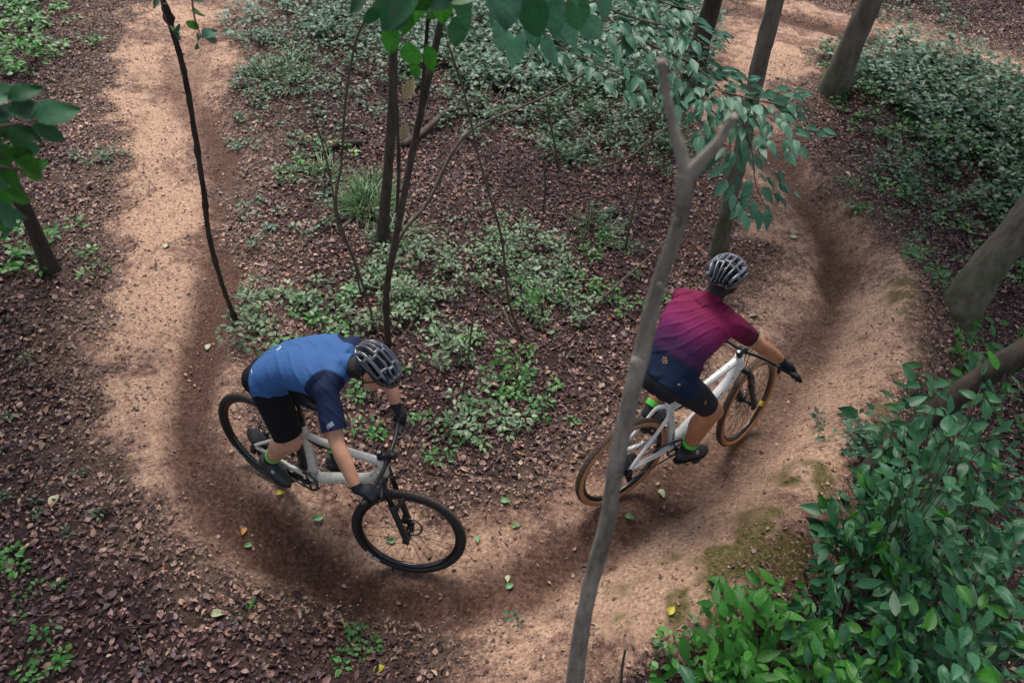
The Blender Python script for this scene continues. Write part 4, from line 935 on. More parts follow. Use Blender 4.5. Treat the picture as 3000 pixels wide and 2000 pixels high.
def col1(P, J, pel, spine, lats, ms, back):
    blue = np.array([.036, .108, .29]); navy = np.array([.005, .011, .045]); k = np.zeros(len(P))
    for s in 'RL':
        a, b = J['s' + s], J['e' + s]; t, d = seg_t(P, a, b); r = np.linalg.norm(P - a, axis=1); k = np.maximum(k, np.maximum(sstep(.115, .107, r), sstep(.03, .06, t) * (d < .085)))
    side = np.abs((P - ms) @ lats); k = np.maximum(k, 0)
    return blue * (1 - k[:, None]) + navy * k[:, None]
def col2(P, J, pel, spine, lats, ms, back):
    h = (P - pel) @ spine; L = (ms - pel) @ spine; t = h / L
    st_ = [(.21, (.003, .011, .042)), (.25, (.045, .012, .055)), (.42, (.080, .016, .085)), (.66, (.21, .016, .105)), (.88, (.20, .008, .062)), (1.1, (.17, .006, .048))]
    c = np.stack([np.interp(t, [s[0] for s in st_], [s[1][i] for s in st_]) for i in range(3)], 1)
    for s in 'RL':
        a, b = J['s' + s], J['e' + s]; ta, d = seg_t(P, a, b); m = (sstep(.10, .3, ta) * (d < .08))[:, None]; c = c * (1 - m) + np.array([.105, .005, .028]) * m
        m = (sstep(.575, .60, ta) * (d < .08))[:, None]; c = c * (1 - m) + np.array([.003, .007, .03]) * m
    for s in 'RL':
        r = np.linalg.norm(P - J['s' + s], axis=1); m = np.exp(-((r - .105) / .0035) ** 2)[:, None] * .45; c = c * (1 - m)
    m = (np.exp(-((t - .245) / .006) ** 2) * .5)[:, None]; c = c * (1 - m)
    for q in (-.055, .055):
        m = (np.exp(-((((P - pel) @ lats) - q) / .0025) ** 2) * (t < .24) * .5)[:, None]; c = c * (1 - m)
    return c
p1 = make_person(X1, bike1, (.66, -.36, -.62), (.52, .05, .80), 'person in a blue jersey with navy sleeves crouched over the silver mountain bike',
    dict(girth=1.06, loose=.014, over=.012, arch=.03, toe=.12, open='', sleeve=.74, hem=-.02, short=.86, seed=4, skin=M['skin1'], color=col1, shorts=M['shorts'], skin_label='light skinned body bent forward over the handlebar', jersey_label='blue jersey with navy short sleeves', shorts_label='loose black cycling shorts',
         helm_a=(.085, .09, .12), helm_b=(.02, .021, .026), helm_label='dark grey vented cycling helmet'))
p2 = make_person(X2, bike2, (.50, .83, -.16), (.05, .10, .98), 'person in a magenta jersey fading to navy riding the white mountain bike',
    dict(girth=1.08, loose=.002, over=.05, arch=0, toe=.05, open='R', sleeve=.66, hem=-.055, short=.80, seed=8, skin=M['skin2'], color=col2, shorts=M['shorts_navy'], skin_label='tanned body seen from behind with the arms spread', jersey_label='magenta jersey fading through purple to navy at the hem', shorts_label='tight dark navy cycling shorts',
         helm_a=(.12, .125, .165), helm_b=(.014, .016, .020), helm_label='grey and black vented cycling helmet'))
decal(p1, p1.jersey, 'logo', 818, 1022, [(-.012, 0, .008, .026, .0), (0, .002, .008, .030, 0), (.012, .004, .008, .026, 0), (.0, .024, .03, .004, 0)], M['silverp'], rot=.45)
decal(p1, p1.jersey, 'logo', 738, 1088, [(0, 0, .006, .030, 0)], M['silverp'], rot=.35)
decal(p1, p1.jersey, 'sleeve_stripes', 968, 1246, [(-.018 + .0085 * i, .001 * i, .003, .024, 0) for i in range(5)], M['silverp'], rot=.5)
decal(p2, p2.jersey, 'logo', 1948, 1056, [(-.006, .020, .012, .007, .2), (.010, .014, .011, .008, .3), (-.014, .006, .010, .007, -.2), (.002, .002, .011, .007, .2), (-.008, -.010, .011, .007, .1), (.008, -.014, .012, .008, .3), (.014, -.002, .008, .006, 0)], M['orange'])
decal(p2, p2.jersey, 'hem_tag', 1989, 1126, [(0, 0, .016, .008, .2)], M['orange'])
decal(p2, p2.shorts, 'logo', 2066, 1178, [(0, .010, .010, .006, .3), (.004, 0, .012, .006, .5), (-.004, -.010, .010, .006, .1), (.008, -.012, .008, .005, .4)], M['orange'])
# ------------------------------------------------------------------ leaves
def leaf_grid(n=5, fold=.10, droop=.12, wid=.42, curl=0.0, teeth=0.0, tip=1.0, across=5):
    """one leaf, base at the origin, length 1 along +x, face up (+z)"""
    V = []; xs = np.linspace(0, 1, n)
    for i, x in enumerate(xs):
        w = wid * (math.sin(math.pi * min(x ** .75, 1)) ** .85) if 0 < x < 1 else .012
        if teeth and 0 < x < 1: w *= 1 + teeth * (-1) ** i
        for j in range(across):
            y = (j / (across - 1) * 2 - 1)
            V.append((x * tip, y * w, fold * abs(y) * w * 2 - droop * x * x + curl * math.sin(x * 5 + y * 2) * .5 + .02))
    F = [(i * across + j, (i + 1) * across + j, (i + 1) * across + j + 1, i * across + j + 1) for i in range(n - 1) for j in range(across - 1)]
    return np.array(V), np.array(F)
def lobed_leaf():
    """broad leaf with three lobes"""
    out = [(0, 0), (.12, .18), (.10, .42), (.32, .30), (.50, .46), (.55, .26), (.80, .20), (1, 0)]
    P = out + [(x, -y) for x, y in out[-2:0:-1]]; mid = [(.15, 0), (.35, 0), (.6, 0)]
    V = [(x, y, .12 * abs(y) - .15 * x * x + .02) for x, y in P] + [(x, 0, -.15 * x * x) for x, _ in mid]
    n = len(P); a, b, c = n, n + 1, n + 2; F = []
    up = list(range(8))
    F = [(0, a, 1), (1, a, 2), (2, a, 3), (3, a, b), (3, b, 4), (4, b, 5), (5, b, c), (5, c, 6), (6, c, 7)]
    m = lambda i: (n - i) % n if i not in (0, 7) else i
    F += [(m(f1), m(f0) if False else m(f0), m(f2)) if False else tuple((m(q) if q < 8 else q) for q in (f2, f1, f0)) for f0, f1, f2 in F]
    return np.array(V), F
LV = [leaf_grid(6, .10, .14, .22), leaf_grid(6, .18, .28, .27), leaf_grid(6, .05, .06, .18), leaf_grid(7, .12, .18, .24, .06), leaf_grid(7, .22, .10, .20, .09)]
def leaf_meshes(prefix, m, pointed=False):
    res = []
    for V, F in LV: res.append(mesh_np(prefix, V, F, m))
    return res
LM = {k: leaf_meshes('leaf', M[k]) for k in ('leaf_teal', 'leaf_green', 'leaf_pale', 'leaf_mist')}
LMM = {'t': LM['leaf_teal'], 'g': LM['leaf_green'], 'p': LM['leaf_pale'], 'm': LM['leaf_mist']}

def basis(d, up):
    x = nrm(d); z = nrm(np.asarray(up) - (np.asarray(up) @ x) * x); y = np.cross(z, x); return x, y, z
def put_leaf(parent, kind, p, d, up, size):
    x, y, z = basis(d, up); o = link('leaf', random.choice(LMM[kind]), parent)
    o.matrix_local = Matrix(((x[0] * size, y[0] * size, z[0] * size, p[0]), (x[1] * size, y[1] * size, z[1] * size, p[1]), (x[2] * size, y[2] * size, z[2] * size, p[2]), (0, 0, 0, 1)))
    return o
def leaf_batch(P, D, U, S, cols, var=None):
    """many leaves joined: arrays of positions, directions, up vectors, sizes, colours -> V, F, C"""
    Vs, Fs, Cs = [], [], []; n0 = 0; templ = [leaf_grid(4, .12, .16, .27, 0, across=3), leaf_grid(4, .2, .3, .24, .06, across=3), leaf_grid(4, .06, .02, .30, .1, across=3)] if var is None else var
    which = rng.integers(0, len(templ), len(P))
    for w, (tv, tf) in enumerate(templ):
        ix = np.where(which == w)[0]
        if not len(ix): continue
        x = D[ix] / (np.linalg.norm(D[ix], axis=1, keepdims=True) + 1e-9); z = U[ix] - (U[ix] * x).sum(1, keepdims=True) * x; z /= np.linalg.norm(z, axis=1, keepdims=True) + 1e-9; y = np.cross(z, x)
        v = P[ix][:, None] + S[ix][:, None, None] * (tv[None, :, 0:1] * x[:, None] + tv[None, :, 1:2] * y[:, None] + tv[None, :, 2:3] * z[:, None])
        f = tf[None] + (np.arange(len(ix)) * len(tv))[:, None, None] + n0
        Vs.append(v.reshape(-1, 3)); Fs.append(f.reshape(-1, tf.shape[1])); Cs.append(np.repeat(cols[ix], len(tv), 0)); n0 += len(ix) * len(tv)
    return np.vstack(Vs), np.vstack(Fs), np.vstack(Cs)

# ------------------------------------------------------------------ dead leaf litter, lying on the ground
def ground_points(n, dens):
    """random points in the visible part of the ground, kept with probability dens(trail, groove, moss, x, y)"""
    u = rng.uniform(-260, 3260, n); v = rng.uniform(-150, 2250, n)
    dz = W[2, 0] * (u - 1500) / FPX + W[2, 1] * (v - 1000) / FPX + W[2, 2]; dx = W[0, 0] * (u - 1500) / FPX + W[0, 1] * (v - 1000) / FPX + W[0, 2]; dy = W[1, 0] * (u - 1500) / FPX + W[1, 1] * (v - 1000) / FPX + W[1, 2]
    k = -CAM_H / dz; X, Y = dx * k, dy * k; return X, Y
def area_points(n, x0, x1, y0, y1): return rng.uniform(x0, x1, n), rng.uniform(y0, y1, n)
def normals_at(X, Y, e=.03):
    h0 = height(X, Y); hx = height(X + e, Y); hy = height(X, Y + e); n = np.stack([-(hx - h0) / e, -(hy - h0) / e, np.ones_like(h0)], 1); return h0, n / np.linalg.norm(n, axis=1, keepdims=True)
def in_view(X, Y, m=250):
    q = to_px(np.stack([X, Y, np.zeros_like(X)], 1)); return (q[:, 0] > -m) & (q[:, 0] < 3000 + m) & (q[:, 1] > -m) & (q[:, 1] < 2000 + m + 100)
X, Y = area_points(640000, -8, 11, .3, 16); k = in_view(X, Y, 330) | (in_view(X, Y, 1500) & (rng.uniform(0, 1, len(X)) < .45)); X, Y = X[k], Y[k]
h, tr, gr, mo, hc, dcr, bey, sa, _db = fields(X, Y)
# fallen leaves thin out where tyres sweep the trail; near the left path the ground is chippy and tan
dn = np.clip(1.0 - 1.0 * sstep(.10, .85, tr), 0, 1) * (.65 + .35 * sstep(.3, .6, fbm(X * 1.3, Y * 1.3, 77)))
dn = np.maximum(dn, (.16 + .40 * (1 - sstep(.5, .97, tr))) * (1 - gr * .6) * (.5 + sstep(.35, .65, fbm(X * 2.1, Y * 2.1, 44))))  * np.where((dcr < .7) & ~bey & (hc > .15), .55, 1)
k = rng.uniform(0, 1, len(X)) < dn * .80; X, Y, tr, sa = X[k], Y[k], tr[k], sa[k]
n = len(X); H0, NN = normals_at(X, Y)
pal = np.array([(.030, .015, .017), (.048, .024, .024), (.075, .037, .034), (.10, .054, .046), (.16, .092, .076), (.24, .145, .12), (.28, .19, .155), (.25, .10, .045), (.42, .31, .21), (.09, .058, .062), (.13, .10, .115)])
pw = np.array([.16, .19, .18, .14, .10, .06, .035, .02, .012, .065, .04]); pw /= pw.sum()
dmap = fbm(X * .8, Y * .8, 91); dryb = np.clip(tr * 1.5 + sa * .75 + .06 + .25 * sstep(.5, .65, fbm(X * .6, Y * .6, 12)), 0, 1)[:, None]
cols = pal[rng.choice(len(pal), n, p=pw)] * rng.uniform(.75, 1.25, (n, 1)); tan = np.array([(.30, .195, .13), (.22, .14, .095), (.40, .28, .19), (.13, .08, .06), (.24, .17, .14)])[rng.integers(0, 5, n)]
m = rng.uniform(0, 1, (n, 1)) < dryb * .8; cols = np.where(m, tan * rng.uniform(.8, 1.15, (n, 1)), cols); cols *= (.58 + .85 * dmap)[:, None]; cols[:, 1] *= .92; cols[:, 2] *= 1.03
th = rng.uniform(0, 2 * np.pi, n); D = np.stack([np.cos(th), np.sin(th), rng.normal(0, .16, n)], 1); U = NN + rng.normal(0, .30, (n, 3)); U[:, 2] = np.abs(U[:, 2]) + .2
S = (.015 + .020 * rng.gamma(1.5, .62, n)).clip(.015, .075) * (1 - .42 * np.clip(tr * 1.3 + sa * .3, 0, 1)); P = np.stack([X, Y, H0 + rng.uniform(.002, .022, n)], 1)
var = [leaf_grid(4, .30, .10, .30, .12, across=3), leaf_grid(4, -.2, -.15, .26, .16, across=3), leaf_grid(4, .5, .25, .22, .1, across=3), leaf_grid(4, .1, .0, .33, .2, across=3), leaf_grid(4, .7, -.2, .24, .05, across=3)]
v_, f_, c_ = leaf_batch(P, D, U, S, cols, var)
o = link('leaf_litter', mesh_np('leaf_litter', v_, f_, M['litter'], c_)); o['kind'] = 'stuff'; o['label'] = 'dead brown and purple leaves covering the forest floor'
# small chips, grit and crumbs of soil
X, Y = area_points(60000, -5.5, 7.5, .6, 12); k = in_view(X, Y, 60); X, Y = X[k], Y[k]; h, tr, gr, mo, hc, dcr, bey, sa, _db = fields(X, Y)
k = rng.uniform(0, 1, len(X)) < (.25 + .75 * np.clip(tr * 2, 0, 1)) * (1 - .4 * gr); X, Y, tr, gr = X[k], Y[k], tr[k], gr[k]; n = len(X); H0 = height(X, Y)
ov = np.array([(1, 0, 0), (-1, 0, 0), (0, 1, 0), (0, -1, 0), (0, 0, .7), (0, 0, -.7)]); of = np.array([(0, 2, 4), (2, 1, 4), (1, 3, 4), (3, 0, 4), (2, 0, 5), (1, 2, 5), (3, 1, 5), (0, 3, 5)])
sz = (rng.gamma(1.1, .0030, n) + .0022) * np.where(gr > .4, .8, 1); sc_ = rng.uniform(.5, 1.4, (n, 3)); a = rng.uniform(0, 6.28, n); v = ov[None] * sz[:, None, None] * sc_[:, None]
v = np.stack([v[..., 0] * np.cos(a)[:, None] - v[..., 1] * np.sin(a)[:, None], v[..., 0] * np.sin(a)[:, None] + v[..., 1] * np.cos(a)[:, None], v[..., 2]], 2) + np.stack([X, Y, H0 + sz * .3], 1)[:, None]
base = np.array([(.34, .21, .14), (.24, .14, .09), (.46, .32, .22), (.14, .085, .06), (.30, .26, .24)])[rng.choice(5, n, p=[.32, .27, .15, .2, .06])] * rng.uniform(.8, 1.15, (n, 1)); base = base * (1 - .55 * gr[:, None])
o = link('soil_crumbs', mesh_np('soil_crumbs', v.reshape(-1, 3), (of[None] + (np.arange(n) * 6)[:, None, None]).reshape(-1, 3), M['litter'], np.repeat(base, 6, 0), smooth=False)); o['kind'] = 'stuff'; o['label'] = 'crumbs of loose sandy soil scattered over the trail'
# fine twigs in the litter
X, Y = area_points(5200, -7, 9, .5, 13); k = in_view(X, Y, 60); X, Y = X[k], Y[k]; h, tr, *_r = fields(X, Y); k = tr < .35; X, Y = X[k], Y[k]; n = len(X); a = rng.uniform(0, 3.14, n); L = rng.gamma(2.2, .05, n) + .05; r_ = rng.uniform(.0012, .0035, n)
d = np.stack([np.cos(a), np.sin(a), rng.normal(0, .06, n)], 1); s = np.stack([-np.sin(a), np.cos(a), 0 * a], 1); c0 = np.stack([X, Y, height(X, Y) + .02], 1); bend = rng.normal(0, .06, n)
rows = []
for t, rr in ((-.5, .7), (0, 1), (.5, .5)):
    q = c0 + d * (L * t)[:, None] + s * (bend * L * (1 - 4 * t * t))[:, None]; q[:, 2] = np.maximum(q[:, 2], height(q[:, 0], q[:, 1]) + .012)
    for b, e in ((1, 0), (-.5, .87), (-.5, -.87)): rows.append(q + s * (r_ * rr * b)[:, None] + np.array([0, 0, 1]) * (r_ * rr * e)[:, None])
v = np.stack(rows, 1); tf = np.array([(i * 3 + j, i * 3 + (j + 1) % 3, (i + 1) * 3 + (j + 1) % 3, (i + 1) * 3 + j) for i in range(2) for j in range(3)])
tc_ = np.array([(.10, .075, .055), (.2, .16, .12), (.05, .035, .03)])[rng.integers(0, 3, n)]
o = link('twigs', mesh_np('twigs', v.reshape(-1, 3), (tf[None] + (np.arange(n) * 9)[:, None, None]).reshape(-1, 4), M['litter'], np.repeat(tc_, 9, 0))); o['kind'] = 'stuff'; o['label'] = 'thin broken twigs lying in the leaf litter'

# ------------------------------------------------------------------ low green seedlings over the floor
# photo regions: u, v, radius px, seedlings, palette, leaf size m, height m
CP = {'dark': [(.022, .075, .03), (.035, .10, .045), (.03, .09, .03)], 'teal': [(.05, .12, .075), (.065, .15, .09), (.04, .11, .06)], 'pale': [(.12, .20, .10), (.17, .25, .14), (.09, .17, .07), (.06, .13, .05)], 'bright': [(.04, .18, .025), (.06, .22, .035), (.035, .13, .025)]}
REG = [(820, 60, 120, 40, 'teal', .07, .25), (950, 160, 170, 60, 'dark', .055, .15), (800, 240, 90, 30, 'dark', .05, .12), (1050, 60, 120, 40, 'teal', .07, .25), (1000, 330, 130, 16, 'dark', .05, .1), (760, 380, 70, 8, 'dark', .05, .1),
       (1350, 110, 200, 90, 'teal', .09, .3), (1600, 110, 240, 170, 'teal', .10, .4), (1850, 120, 200, 110, 'teal', .10, .4), (1750, 300, 240, 90, 'dark', .06, .2), (1500, 230, 170, 50, 'dark', .07, .3), (1250, 200, 120, 30, 'dark', .07, .25), (1700, 380, 140, 34, 'dark', .065, .25), (1850, 330, 130, 40, 'dark', .07, .3), (2860, 430, 150, 60, 'dark', .09, .4), (2720, 560, 120, 24, 'dark', .07, .25), (2930, 640, 90, 24, 'dark', .08, .3), (2000, 60, 90, 20, 'teal', .08, .3), (1950, 420, 120, 30, 'dark', .055, .15), (1600, 380, 80, 6, 'dark', .05, .1),
       (1230, 800, 110, 48, 'pale', .05, .22), (1120, 880, 90, 24, 'pale', .05, .2), (1520, 790, 130, 50, 'pale', .05, .22), (1420, 720, 110, 16, 'pale', .045, .2), (1780, 700, 80, 10, 'dark', .05, .15), (1800, 820, 130, 18, 'bright', .05, .14), (1620, 880, 110, 24, 'pale', .05, .15),
       (1310, 980, 100, 20, 'pale', .05, .15), (1200, 1050, 80, 6, 'bright', .045, .10), (1450, 1080, 100, 9, 'bright', .05, .12), (1420, 1200, 100, 14, 'pale', .055, .15), (1090, 1180, 90, 9, 'bright', .05, .12), (1300, 1250, 90, 6, 'bright', .045, .10), (1620, 1220, 70, 5, 'bright', .05, .1),
       (800, 930, 110, 16, 'pale', .055, .15), (930, 960, 100, 11, 'bright', .055, .14), (830, 860, 90, 9, 'pale', .05, .14), (1020, 920, 80, 9, 'pale', .05, .12), (850, 620, 110, 10, 'teal', .05, .1), (930, 480, 90, 9, 'bright', .05, .12), (1010, 740, 110, 12, 'dark', .05, .12),
       (1180, 130, 150, 40, 'dark', .07, .3), (1420, 330, 120, 20, 'dark', .06, .2), (2600, 230, 140, 60, 'dark', .09, .3), (2750, 270, 160, 90, 'teal', .10, .45), (2900, 320, 140, 90, 'dark', .10, .5), (2560, 330, 100, 22, 'bright', .06, .15), (2780, 370, 90, 18, 'bright', .07, .15), (2650, 460, 140, 22, 'dark', .06, .15), (2950, 450, 120, 40, 'dark', .08, .3), (2600, 620, 110, 10, 'bright', .055, .12), (2800, 620, 150, 18, 'bright', .06, .15), (2900, 560, 110, 16, 'dark', .065, .2), (2900, 760, 100, 14, 'bright', .06, .15),
       (2650, 40, 110, 24, 'dark', .07, .2), (2730, 820, 70, 9, 'bright', .06, .14), (2420, 180, 60, 5, 'bright', .05, .1), (2520, 550, 70, 4, 'dark', .05, .1),
       (40, 60, 80, 18, 'bright', .09, .2), (60, 180, 70, 10, 'bright', .08, .2), (90, 720, 90, 12, 'bright', .07, .15), (190, 120, 90, 5, 'bright', .06, .1), (280, 470, 60, 4, 'dark', .05, .1), (230, 800, 60, 5, 'bright', .06, .1), (270, 640, 60, 3, 'teal', .06, .1), (60, 1000, 200, 2, 'dark', .04, .06), (90, 1260, 60, 1, 'dark', .035, .05), (130, 1480, 120, 2, 'dark', .032, .05), (140, 1750, 60, 2, 'bright', .035, .06), (150, 1930, 60, 4, 'bright', .042, .09), (10, 1680, 30, 2, 'bright', .05, .07), (270, 1560, 60, 1, 'dark', .035, .05),
       (1075, 1880, 40, 3, 'bright', .042, .09), (1540, 1820, 40, 1, 'dark', .035, .06), (1990, 1930, 60, 5, 'bright', .05, .12), (2480, 1260, 60, 5, 'teal', .055, .12), (2540, 1300, 50, 4, 'teal', .06, .12), (700, 1750, 40, 1, 'bright', .03, .04), (1000, 1960, 30, 1, 'bright', .04, .07)]
PP, DD_, UU, SS, CC = [], [], [], [], []; stems = []
for (u, v, r, ns, pk, ls, hh) in REG:
    cg = G(u, v); rr = r / FPX * np.linalg.norm(cg - CAMP)
    for _ in range(int(ns * (2.3 if v > 480 else 3.0))):
        a = rng.uniform(0, 6.28); q = rr * math.sqrt(rng.uniform(0, 1)) * 1.15; x, y = cg[0] + q * math.cos(a), cg[1] + q * math.sin(a) * 1.45
        if float(fbm(x * 2.3, y * 2.3, 61)) < (.42 if v > 480 else .32) + rng.normal(0, .05): continue
        z = float(height(x, y)[0]); hgt = hh * rng.uniform(.35, 1.15); lean = rng.normal(0, .25, 2); nl = int(rng.integers(6, 13)); tone = rng.uniform(.7, 1.3); c = np.array(random.choice(CP[pk]))
        top = np.array([x + lean[0] * hgt, y + lean[1] * hgt, z + hgt]); b0 = np.array([x, y, z - .01]); stems.append((b0, top))
        for k in range(nl):
            t = rng.uniform(.35, 1.0); aa = k * 2.4 + a; p = b0 + (top - b0) * t; el = rng.uniform(-.2, .5)
            d = np.array([math.cos(aa) * math.cos(el), math.sin(aa) * math.cos(el), math.sin(el)]); st_ = ls * rng.uniform(.2, .9)
            PP.append(p + d * st_); DD_.append(d); UU.append(np.array([rng.normal(0, .35), rng.normal(0, .35) - .12, 1])); SS.append(ls * rng.uniform(.6, 1.25)); CC.append(c * tone * rng.uniform(.85, 1.15))
v_, f_, c_ = leaf_batch(np.array(PP), np.array(DD_), np.array(UU), np.array(SS), np.array(CC))
o = link('seedling_cover', mesh_np('seedling_cover', v_, f_, M['cover'], c_)); o['kind'] = 'stuff'; o['label'] = 'low green seedlings growing in drifts through the leaf litter'
B0 = np.array([s[0] for s in stems]); B1 = np.array([s[1] for s in stems]); rows = []
for t, rr in ((0, .0022), (1, .001)):
    q = B0 + (B1 - B0) * t
    for a in (0, 2.1, 4.2): rows.append(q + np.array([math.cos(a) * rr, math.sin(a) * rr, 0]))
v = np.stack(rows, 1); tf = np.array([(0, 1, 4, 3), (1, 2, 5, 4), (2, 0, 3, 5)])
o = link('seedling_stems', mesh_np('seedling_stems', v.reshape(-1, 3), (tf[None] + (np.arange(len(B0)) * 6)[:, None, None]).reshape(-1, 4), M['twig'])); o['kind'] = 'stuff'; o['label'] = 'thin stems of the low seedlings'
# grass tufts
PP, DD_, UU, SS, CC = [], [], [], [], []
for (u, v, r, n) in [(1075, 610, 60, 420), (1090, 560, 35, 200), (780, 225, 50, 130), (850, 200, 45, 100), (1160, 700, 60, 120), (1750, 270, 90, 260), (2690, 390, 70, 160), (1740, 690, 60, 60), (960, 520, 40, 90)]:
    cg = G(u, v); rr = r / FPX * np.linalg.norm(cg - CAMP)
    for _ in range(n):
        a = rng.uniform(0, 6.28); q = rr * rng.uniform(0, 1) ** .6; x, y = cg[0] + q * math.cos(a), cg[1] + q * math.sin(a)
        d = np.array([math.cos(a) * .7 + rng.normal(0, .3), math.sin(a) * .7 + rng.normal(0, .3), rng.uniform(.5, 1.6)])
        PP.append((x, y, float(height(x, y)[0]))); DD_.append(d); UU.append(np.array([-d[0], -d[1], .6])); SS.append(rng.uniform(.10, .26)); CC.append(np.array((.05, .13, .035)) * rng.uniform(.6, 1.5))
gv = leaf_grid(5, .0, .45, .022, 0, across=2)
v_, f_, c_ = leaf_batch(np.array(PP), np.array(DD_), np.array(UU), np.array(SS), np.array(CC), [gv])
o = link('grass_tufts', mesh_np('grass_tufts', v_, f_, M['cover'], c_)); o['kind'] = 'stuff'; o['label'] = 'tufts of long green grass beside the thin trees'
# tangle of thin dead stems and brambles standing in the clearing
rows = []; cen = []; ring = [(1, 0), (-.5, .87), (-.5, -.87)]
for (u, v, r, n) in [(1250, 800, 220, 50), (1550, 760, 260, 60), (1000, 800, 160, 26), (1450, 1050, 220, 34), (1150, 450, 200, 26), (1600, 500, 260, 40), (1350, 250, 260, 36), (1750, 300, 200, 26), (900, 350, 160, 16), (2700, 420, 200, 22), (2850, 650, 140, 14), (60, 1050, 120, 10), (110, 860, 90, 8), (2500, 300, 90, 6)]:
    cg = G(u, v); rr = r / FPX * np.linalg.norm(cg - CAMP)
    for _ in range(n):
        a = rng.uniform(0, 6.28); q = rr * math.sqrt(rng.uniform(0, 1)); x, y = cg[0] + q * math.cos(a), cg[1] + q * math.sin(a) * 1.4; z = float(height(x, y)[0]); L = rng.uniform(.15, .85); az = rng.uniform(0, 6.28); el = rng.uniform(.15, 1.35); cu = rng.normal(0, .5); p = np.array([x, y, z - .01]); pts_ = [p]
        for k in range(5):
            az += cu * .25 + rng.normal(0, .12); e2 = el - k * rng.uniform(0, .16); p = p + L / 5 * np.array([math.cos(az) * math.cos(e2), math.sin(az) * math.cos(e2), math.sin(e2)]); pts_.append(p)
        r0 = rng.uniform(.0015, .0042); t_ = nrm(np.array(pts_[-1]) - pts_[0]); s1 = nrm(np.cross(t_, [.3, .2, 1])); s2 = np.cross(t_, s1)
        rows.append(np.array([pts_[k] + (s1 * a_ + s2 * b_) * r0 * (1 - .13 * k) for k in range(6) for a_, b_ in ring]))
tf = np.array([(i * 3 + j, i * 3 + (j + 1) % 3, (i + 1) * 3 + (j + 1) % 3, (i + 1) * 3 + j) for i in range(5) for j in range(3)]); v = np.array(rows)
o = link('bare_stems', mesh_np('bare_stems', v.reshape(-1, 3), (tf[None] + (np.arange(len(v)) * 18)[:, None, None]).reshape(-1, 4), M['twig'])); o['kind'] = 'stuff'; o['label'] = 'tangle of thin dead stems standing in the clearing'
# moss cushions with short blades along the crest of the bank
X, Y = area_points(60000, -2, 5.5, .6, 6.5); h, tr, gr, mo, hc, dcr, bey, sa, _db = fields(X, Y); k = (rng.uniform(0, 1, len(X)) < mo * .5) & in_view(X, Y, 100); X, Y = X[k], Y[k]; n = len(X); H0 = height(X, Y)
a = rng.uniform(0, 6.28, n); D = np.stack([np.cos(a), np.sin(a), rng.uniform(.2, 1.4, n)], 1); U = np.stack([-D[:, 0], -D[:, 1], .5 + 0 * a], 1)
v_, f_, c_ = leaf_batch(np.stack([X, Y, H0], 1), D, U, rng.uniform(.012, .05, n), np.array([(.10, .12, .03), (.18, .16, .06), (.30, .23, .12), (.07, .10, .03)])[rng.integers(0, 4, n)] * rng.uniform(.8, 1.3, (n, 1)), [leaf_grid(4, .0, .3, .06, 0, across=2)])
o = link('bank_moss', mesh_np('bank_moss', v_, f_, M['cover'], c_)); o['kind'] = 'stuff'; o['label'] = 'thin moss and dry grass on the crest of the bank'

# ------------------------------------------------------------------ trees
def px_stem(base_px, pts, base_z=None, y_lean=0.0):
    """stem rooted where the photo shows its foot; the higher points keep the foot's distance (plus a lean per metre of height)"""
    b = G(*base_px); out = [b]
    for p in pts:
        y = b[1]
        for _ in range(6):
            q = at_y(p[0], p[1], y); y = b[1] + y_lean * (q[2] - b[2])
        out.append(at_y(p[0], p[1], y))
    return out
def trunk_mesh(pts, rad, m, root, name='trunk', n=14, k=8, jit=.035, knots=0, below=.15):
    P = np.array(pts, float); L0 = P[0] - nrm(P[1] - P[0]) * below; P = np.vstack([L0, P]); R = np.interp(np.linspace(0, 1, len(P)), np.linspace(0, 1, len(rad)), rad)
    Q = catmull(P, k); RR = np.interp(np.linspace(0, len(P) - 1, len(Q)), range(len(P)), R)
    RR = RR * (1 + .05 * np.array([random.uniform(-1, 1) for _ in Q]))
    cum_ = np.concatenate([[0], np.cumsum(np.linalg.norm(np.diff(Q, axis=0), axis=1))]); RR = RR * (1 + .45 * np.exp(-(np.maximum(cum_ - below, 0) / (R[0] * 2.2)) ** 1.3)) if below else RR
    for _ in range(knots): i = random.randrange(3, len(Q) - 2); RR[i] *= 1.35
    mb = MB(); mb.add(*tube_vf(Q - np.array(root.location), RR, n=n, jitter=jit)); return mb.build(name, m, root)
def extend(pts, z_top, wander=.15):
    a, b = np.array(pts[-2]), np.array(pts[-1]); d = nrm(b - a); d = nrm(d + np.array([0, 0, .8])); P = list(pts)
    while P[-1][2] < z_top: P.append(P[-1] + d * .9 + rng.normal(0, wander * .4, 3) * [1, 1, .2])
    return P
